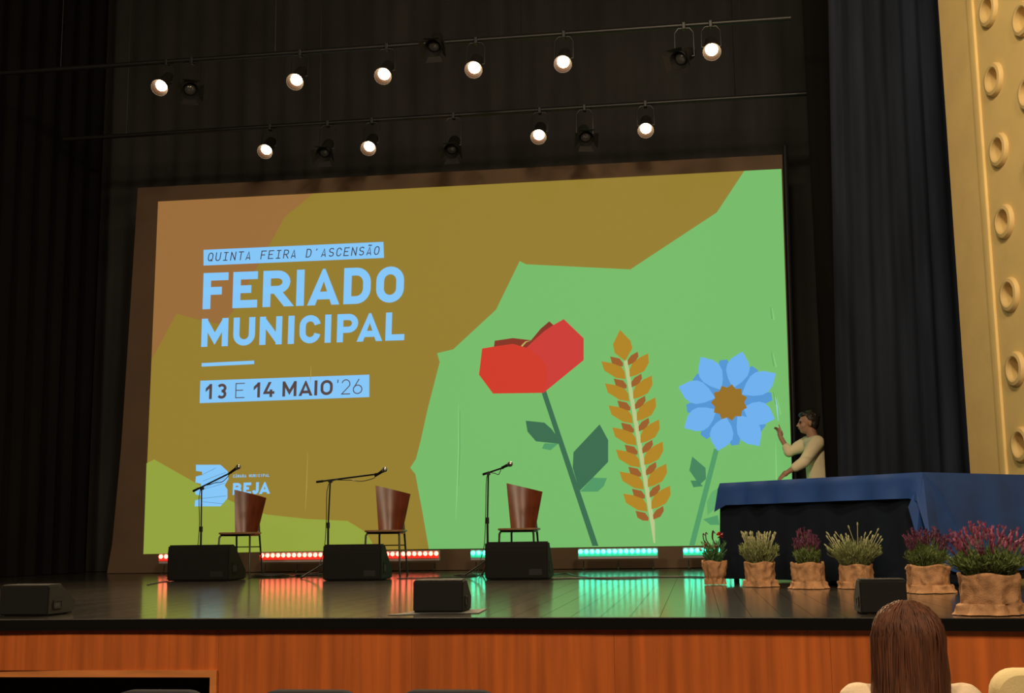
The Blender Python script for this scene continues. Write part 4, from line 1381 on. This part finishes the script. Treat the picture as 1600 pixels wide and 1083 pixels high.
# ---- the man at the edge of the screen: faces the picture (-X)
YM = 13.72
g = lambda px, py, dy=0.0: on_y(px, py, YM + dy)
hd = g(1262, 661)
man = thing('person', (g(1277, 760).x, YM, 0), 'person in cream shirt reaching up to the edge of the projection screen', 'person')
neck = g(1270, 684); chest = g(1274, 705); hip = Vector((g(1280, 760).x, YM, 0.93)); waist = Vector((hip.x - 0.01, YM, 1.05))
shN, shF = g(1277, 692, -0.17), g(1263, 692, 0.16)
elN, wrN = g(1256, 722, -0.22), g(1232, 737, -0.2)
elF, wrF = g(1233, 706, 0.18), g(1220, 684, 0.24)
bd = B()
# head: skull, jaw, nose, ears, brow; looks towards -X
sc_ = 1.0
hb = Vector((hd.x, YM, hd.z))
bd.ball(hb + Vector((0.015, 0, 0.025)), (0.098, 0.078, 0.098), 18)
bd.ball(hb + Vector((-0.025, 0, -0.045)), (0.066, 0.058, 0.072), 14)
bd.ball(hb + Vector((-0.055, 0, -0.082)), (0.030, 0.034, 0.028), 12)
bd.tube([hb + Vector((-0.083, 0, 0.012)), hb + Vector((-0.112, 0, -0.028)), hb + Vector((-0.086, 0, -0.036))], [0.009, 0.016, 0.012], 8)
bd.ball(hb + Vector((-0.075, 0, 0.025)), (0.018, 0.055, 0.014), 10)
bd.ball(hb + Vector((-0.086, 0, -0.058)), (0.014, 0.026, 0.012), 10)
for s in (-1, 1):
    bd.ball(hb + Vector((0.018, s * 0.08, -0.012)), (0.020, 0.009, 0.032), 10)
    bd.ball(hb + Vector((-0.05, s * 0.045, -0.03)), (0.03, 0.022, 0.03), 10)
bd.limb([hb + Vector((0.02, 0, -0.06)), Vector((neck.x + 0.01, YM, neck.z - 0.03))], [0.055, 0.06])
bd.limb([chest, waist, hip], [0.10, 0.10, 0.11])
bd.limb([shF, shN], [0.06, 0.06])
bd.limb([shN, elN, wrN], [0.05, 0.042, 0.027]); bd.limb([shF, elF, wrF], [0.05, 0.042, 0.027])
for s in (-1, 1):
    bd.limb([hip + Vector((0, s * 0.09, -0.02)), Vector((hip.x - 0.02, YM + s * 0.1, 0.5)), Vector((hip.x + 0.02, YM + s * 0.11, 0.09))], [0.085, 0.06, 0.042])
    bd.limb([Vector((hip.x + 0.03, YM + s * 0.11, 0.045)), Vector((hip.x - 0.15, YM + s * 0.12, 0.035))], [0.04, 0.032])
hdN = (g(1219, 746, -0.2) - wrN).normalized()
hand(bd, wrN, hdN, Vector((0, 0.6, 0.7)), Vector((0, 0, -1)), curl=0.25)
hand(bd, wrF, (g(1216, 668, 0.27) - wrF).normalized(), Vector((0.6, -0.7, 0)), Vector((-0.5, -0.6, 0)), curl=0.75, point=0)
body = obj('body', bd, M_SKIN, man); remesh(body, 0.0065, 4)
for s in (-1, 1):
    e = obj('eye', B().ball(hb + Vector((-0.082, s * 0.03, 0.006)), 0.0105, 10), M_EYE, man, smooth=True)
obj('mouth', B().tube([hb + Vector((-0.088, -0.024, -0.058)), hb + Vector((-0.101, 0, -0.057)), hb + Vector((-0.088, 0.024, -0.058))], 0.0045, 6), M_LIP, man, smooth=True)
hr = B()
hr.ball(hb + Vector((0.038, 0, 0.045)), (0.094, 0.086, 0.092), 18)
hr.ball(hb + Vector((0.06, 0, -0.01)), (0.062, 0.078, 0.07), 14)
hr.ball(hb + Vector((-0.035, 0, 0.088)), (0.06, 0.066, 0.034), 14)
rnd = random.Random(4)
for i in range(60):
    a = rnd.uniform(0, 6.28); q = rnd.uniform(0, 1.25)
    d = Vector((math.sin(q) * math.cos(a), math.sin(q) * math.sin(a), math.cos(q)))
    p = hb + Vector((0.036, 0, 0.045)) + Vector((d.x * 0.09, d.y * 0.083, d.z * 0.09))
    hr.limb([p, p + Vector((d.x * 0.012 + 0.014, d.y * 0.012, -0.012))], [0.009, 0.005], 6)
h_ = obj('hair', hr, M_HAIR, man); remesh(h_, 0.007, 2)
st = B()
st.limb([Vector((neck.x + 0.012, YM, neck.z - 0.035)), Vector((chest.x + 0.004, YM, chest.z + 0.04)), chest, waist, hip + Vector((0, 0, -0.06)), hip + Vector((0, 0, -0.2))], [0.075, 0.112, 0.122, 0.120, 0.130, 0.13], 16)
for s in (-1, 1):
    st.limb([chest + Vector((0, s * 0.075, 0.04)), waist + Vector((0, s * 0.055, 0)), hip + Vector((0, s * 0.06, -0.05)), hip + Vector((0, s * 0.07, -0.2))], [0.10, 0.105, 0.115, 0.118], 14)
st.limb([shF, shN], [0.075, 0.075])
st.limb([shN, shN.lerp(elN, 0.55), elN, elN.lerp(wrN, 0.55)], [0.082, 0.07, 0.062, 0.05], 14)
st.limb([shF, shF.lerp(elF, 0.55), elF, elF.lerp(wrF, 0.3)], [0.082, 0.07, 0.062, 0.05], 14)
for k in range(5):   # soft folds on the sleeves
    t = 0.2 + 0.16 * k
    p = shN.lerp(elN, t)
    st.ball(p + Vector((0.0, -0.045, 0.02 * (-1) ** k)), (0.045, 0.03, 0.018), 8)
s_ = obj('shirt', st, M_SHIRT, man); remesh(s_, 0.009, 5)
tr = B()
for s in (-1, 1):
    tr.limb([hip + Vector((0, s * 0.05, -0.06)), hip + Vector((0, s * 0.075, -0.12)), Vector((hip.x - 0.02, YM + s * 0.1, 0.5)), Vector((hip.x + 0.02, YM + s * 0.11, 0.10))], [0.095, 0.098, 0.075, 0.06], 12)
t_ = obj('trousers', tr, M_TROUSER, man); remesh(t_, 0.012, 4)
sb = B()
for s in (-1, 1):
    sb.limb([Vector((hip.x + 0.035, YM + s * 0.11, 0.05)), Vector((hip.x - 0.17, YM + s * 0.12, 0.042))], [0.05, 0.042])
h2 = obj('shoes', sb, M_SHOE, man); remesh(h2, 0.009, 3)


# ---- hall seats
M_SEATDK = mat('dark_blue_seat_fabric', (0.006, 0.007, 0.013), 0.95, spec=0.1)
M_SEATCR = mat('cream_seat_fabric', (0.60, 0.48, 0.24), 0.9, bump=0.15, bscale=160)


def hall_seat(x, y, ztop, wdt, m, label, group):
    root = thing('hall_seat', (x, y, ZF), label, 'seat', group)
    hgt = ztop - (ZF + 0.42)
    # rounded back
    out = []
    r_ = 0.07
    for cx_, cz_, a0 in ((wdt / 2 - r_, ztop - r_, 0), (-wdt / 2 + r_, ztop - r_, 90)):
        for i in range(7):
            a = R(a0 + 90 * i / 6)
            out.append((x + cx_ + r_ * math.cos(a), cz_ + r_ * math.sin(a)))
    out += [(x - wdt / 2 + 0.02, ZF + 0.36), (x + wdt / 2 - 0.02, ZF + 0.36)]
    bk = B(); n_ = len(out)
    cxm, czm = x, ztop - hgt / 2
    lay = [(0.96, -0.055), (1.0, -0.035), (1.0, 0.03), (0.95, 0.055)]
    vs = []
    for k, dy in lay:
        vs += [(cxm + (a - cxm) * k, y + dy - 0.0, czm + (b_ - czm) * k) for a, b_ in out]
    fs = [(i * n_ + k, i * n_ + (k + 1) % n_, (i + 1) * n_ + (k + 1) % n_, (i + 1) * n_ + k) for i in range(3) for k in range(n_)] + [tuple(range(n_)), tuple(range(4 * n_ - 1, 3 * n_ - 1, -1))]
    obj('seat_back', bk.add(vs, fs), m, root, smooth=True)
    obj('cushion', B().box((x, y + 0.28, ZF + 0.42), (wdt - 0.04, 0.44, 0.11), bev=0.035), m, root, smooth=True)
    for s in (-1, 1):
        sd = obj('side_panel', B().box((x + s * (wdt / 2 + 0.02), y + 0.22, ZF + 0.31), (0.03, 0.4, 0.62), bev=0.006), M_BLACKPAINT, root)
        obj('armrest', B().box((x + s * (wdt / 2 + 0.02), y + 0.22, ZF + 0.635), (0.055, 0.34, 0.03), bev=0.01), M_FRAME, sd)
    return root


for px0, px1, lab in ((166, 332, 'dark blue hall seat whose rounded top shows before the stage hatch'), (392, 572, 'dark blue hall seat showing beside the wooden hatch frame'), (610, 788, 'dark blue hall seat below the middle small wedge speaker')):
    p = at_depth((px0 + px1) / 2, 1079, 4.35); S = FPX / 4.35
    hall_seat(p.x, p.y, p.z, (px1 - px0) / S - 0.03, M_SEATDK, lab, 'dark hall seats in the front row')
p = at_depth(1650, 1045, 3.6)
hall_seat(p.x, p.y, p.z, 0.37, M_SEATCR, 'cream hall seat with a rounded back beside the long-haired person', None)

# ---- the woman seated in the audience, seen from behind
DW = 3.4
hw = at_depth(1417, 1000, DW)
SW = FPX / DW
wx, wy = hw.x, hw.y
ztop = at_depth(1415, 941, DW).z
wm = thing('person', (wx, wy, ZF), 'seated person with long brown hair and cream top, seen from behind', 'person')
hc = Vector((wx, wy, ztop - 0.118))
zsh = at_depth(1420, 1066, DW).z
wb_ = B()
wb_.ball(hc + Vector((0, 0.0, 0.012)), (0.074, 0.094, 0.098), 18)
wb_.ball(hc + Vector((0, 0.035, -0.055)), (0.054, 0.06, 0.066), 14)
wb_.ball(hc + Vector((0, 0.066, -0.09)), (0.03, 0.026, 0.024), 10)
wb_.tube([hc + Vector((0, 0.088, 0.01)), hc + Vector((0, 0.114, -0.03)), hc + Vector((0, 0.09, -0.038))], [0.008, 0.014, 0.011], 8)
for s in (-1, 1):
    wb_.ball(hc + Vector((s * 0.076, 0.005, -0.015)), (0.009, 0.018, 0.03), 10)
wb_.limb([hc + Vector((0, -0.01, -0.07)), Vector((wx, wy - 0.015, zsh))], [0.05, 0.055])
zhip = ZF + 0.56
wb_.limb([Vector((wx, wy - 0.01, zsh - 0.12)), Vector((wx, wy, zhip + 0.15)), Vector((wx, wy, zhip))], [0.11, 0.10, 0.13])
for s in (-1, 1):
    sh_ = Vector((wx + s * 0.145, wy - 0.005, zsh - 0.045)); el = Vector((wx + s * 0.20, wy + 0.05, zsh - 0.30)); wr_ = Vector((wx + s * 0.1, wy + 0.25, zhip + 0.13))
    wb_.limb([sh_, el, wr_], [0.045, 0.038, 0.025])
    hand(wb_, wr_, Vector((-s * 0.3, 1, -0.1)), Vector((-s, -0.2, 0.3)), Vector((0, 0.1, -1)), curl=0.3)
    wb_.limb([Vector((wx + s * 0.09, wy + 0.02, zhip)), Vector((wx + s * 0.1, wy + 0.45, zhip)), Vector((wx + s * 0.1, wy + 0.47, ZF + 0.08))], [0.085, 0.06, 0.04])
    wb_.limb([Vector((wx + s * 0.1, wy + 0.47, ZF + 0.035)), Vector((wx + s * 0.1, wy + 0.63, ZF + 0.032))], [0.035, 0.03])
wbo = obj('body', wb_, M_SKIN, wm); remesh(wbo, 0.0075, 4)
for s in (-1, 1):
    obj('eye', B().ball(hc + Vector((s * 0.028, 0.086, 0.0)), 0.0105, 10), M_EYE, wm, smooth=True)
obj('mouth', B().tube([hc + Vector((-0.022, 0.084, -0.062)), hc + Vector((0, 0.095, -0.062)), hc + Vector((0.022, 0.084, -0.062))], 0.005, 6), M_LIP, wm, smooth=True)
wt = B()
wt.limb([Vector((wx, wy - 0.015, zsh - 0.03)), Vector((wx, wy - 0.01, zsh - 0.13)), Vector((wx, wy, zhip + 0.15)), Vector((wx, wy, zhip + 0.0))], [0.075, 0.125, 0.12, 0.145], 16)
for s in (-1, 1):
    sh_ = Vector((wx + s * 0.135, wy - 0.005, zsh - 0.058)); el = Vector((wx + s * 0.195, wy + 0.05, zsh - 0.30)); wr_ = Vector((wx + s * 0.1, wy + 0.25, zhip + 0.13))
    wt.limb([Vector((wx, wy - 0.015, zsh - 0.05)), sh_, el, el.lerp(wr_, 0.8)], [0.06, 0.062, 0.05, 0.04], 14)
    for k in range(5):
        wt.ball(Vector((wx + s * (0.06 + 0.028 * k), wy - 0.03, zsh - 0.01 - 0.009 * k)), 0.017, 8)
wto = obj('knitted_top', wt, mat('cream_knit', (0.66, 0.50, 0.33), 0.9, bump=0.35, bscale=90), wm); remesh(wto, 0.009, 3)
wtr = B()
for s in (-1, 1):
    wtr.limb([Vector((wx + s * 0.085, wy + 0.0, zhip - 0.01)), Vector((wx + s * 0.1, wy + 0.45, zhip)), Vector((wx + s * 0.1, wy + 0.47, ZF + 0.1))], [0.11, 0.075, 0.055])
wtro = obj('trousers', wtr, M_TROUSER, wm); remesh(wtro, 0.012, 3)
M_BROWN = mat('brown_hair', (0.085, 0.028, 0.012), 0.62, var=0.4, scale=(70, 70, 6), spec=0.2)
wh_ = B()
wh_.ball(hc + Vector((0, -0.008, 0.018)), (0.094, 0.108, 0.104), 20)
wh_.limb([hc + Vector((0, -0.03, 0)), hc + Vector((-0.002, -0.055, -0.09)), hc + Vector((-0.012, -0.085, -0.19)), hc + Vector((-0.016, -0.115, -0.30))], [0.09, 0.078, 0.07, 0.05], 16)
for s in (-1, 1):
    wh_.limb([hc + Vector((s * 0.028, -0.01, 0.02)), hc + Vector((s * 0.05, -0.03, -0.08)), hc + Vector((s * 0.052 - 0.012, -0.06, -0.17)), hc + Vector((s * 0.055 - 0.016, -0.10, -0.28))], [0.072, 0.055, 0.054, 0.035], 14)
wh_.limb([hc + Vector((-0.06, -0.04, -0.10)), hc + Vector((-0.085, -0.065, -0.19)), hc + Vector((-0.09, -0.08, -0.25))], [0.04, 0.034, 0.025], 12)
hair = obj('hair', wh_, M_BROWN, wm); remesh(hair, 0.0075, 6)
# strands over the hair
rnd = random.Random(21)
stn = B()
for i in range(420):
    a = rnd.uniform(-math.pi * 0.98, -0.02 * math.pi)          # back half
    x0 = math.cos(a); y0 = math.sin(a)
    kx = rnd.uniform(0.0, 1.0)
    q0 = rnd.uniform(0.1, 1.2)
    pts = []
    for t in range(9):
        f = t / 8
        if f < 0.4:
            ang = q0 + (math.pi / 2 - q0) * f / 0.4
            p = hc + Vector((0, -0.008, 0.018)) + Vector((0.096 * math.sin(ang) * x0, 0.110 * math.sin(ang) * y0, 0.106 * math.cos(ang)))
        else:
            g_ = (f - 0.4) / 0.6
            rx = 0.096 - 0.006 * math.sin(g_ * 3.1); ry = 0.108 - 0.01 * g_
            p = hc + Vector((rx * x0 * (1 + 0.12 * g_) - 0.014 * g_, ry * y0 - 0.008 - 0.045 * g_, 0.018 - 0.31 * g_ * (0.75 + 0.25 * kx)))
        p = p + Vector((0.004 * math.sin(7 * f + i), 0.003 * math.cos(5 * f + i * 1.7), 0))
        pts.append(p)
    stn.tube(pts, [0.0016] + [0.0026] * 7 + [0.001], 4)
so_ = obj('hair_strands', stn, M_BROWN, hair, smooth=True)
so_['kind'] = 'stuff'
# the seat she sits on
hall_seat(wx, wy - 0.26, ZF + 0.86, 0.5, M_SEATDK, 'dark blue hall seat under the long-haired person', 'dark hall seats in the near row')
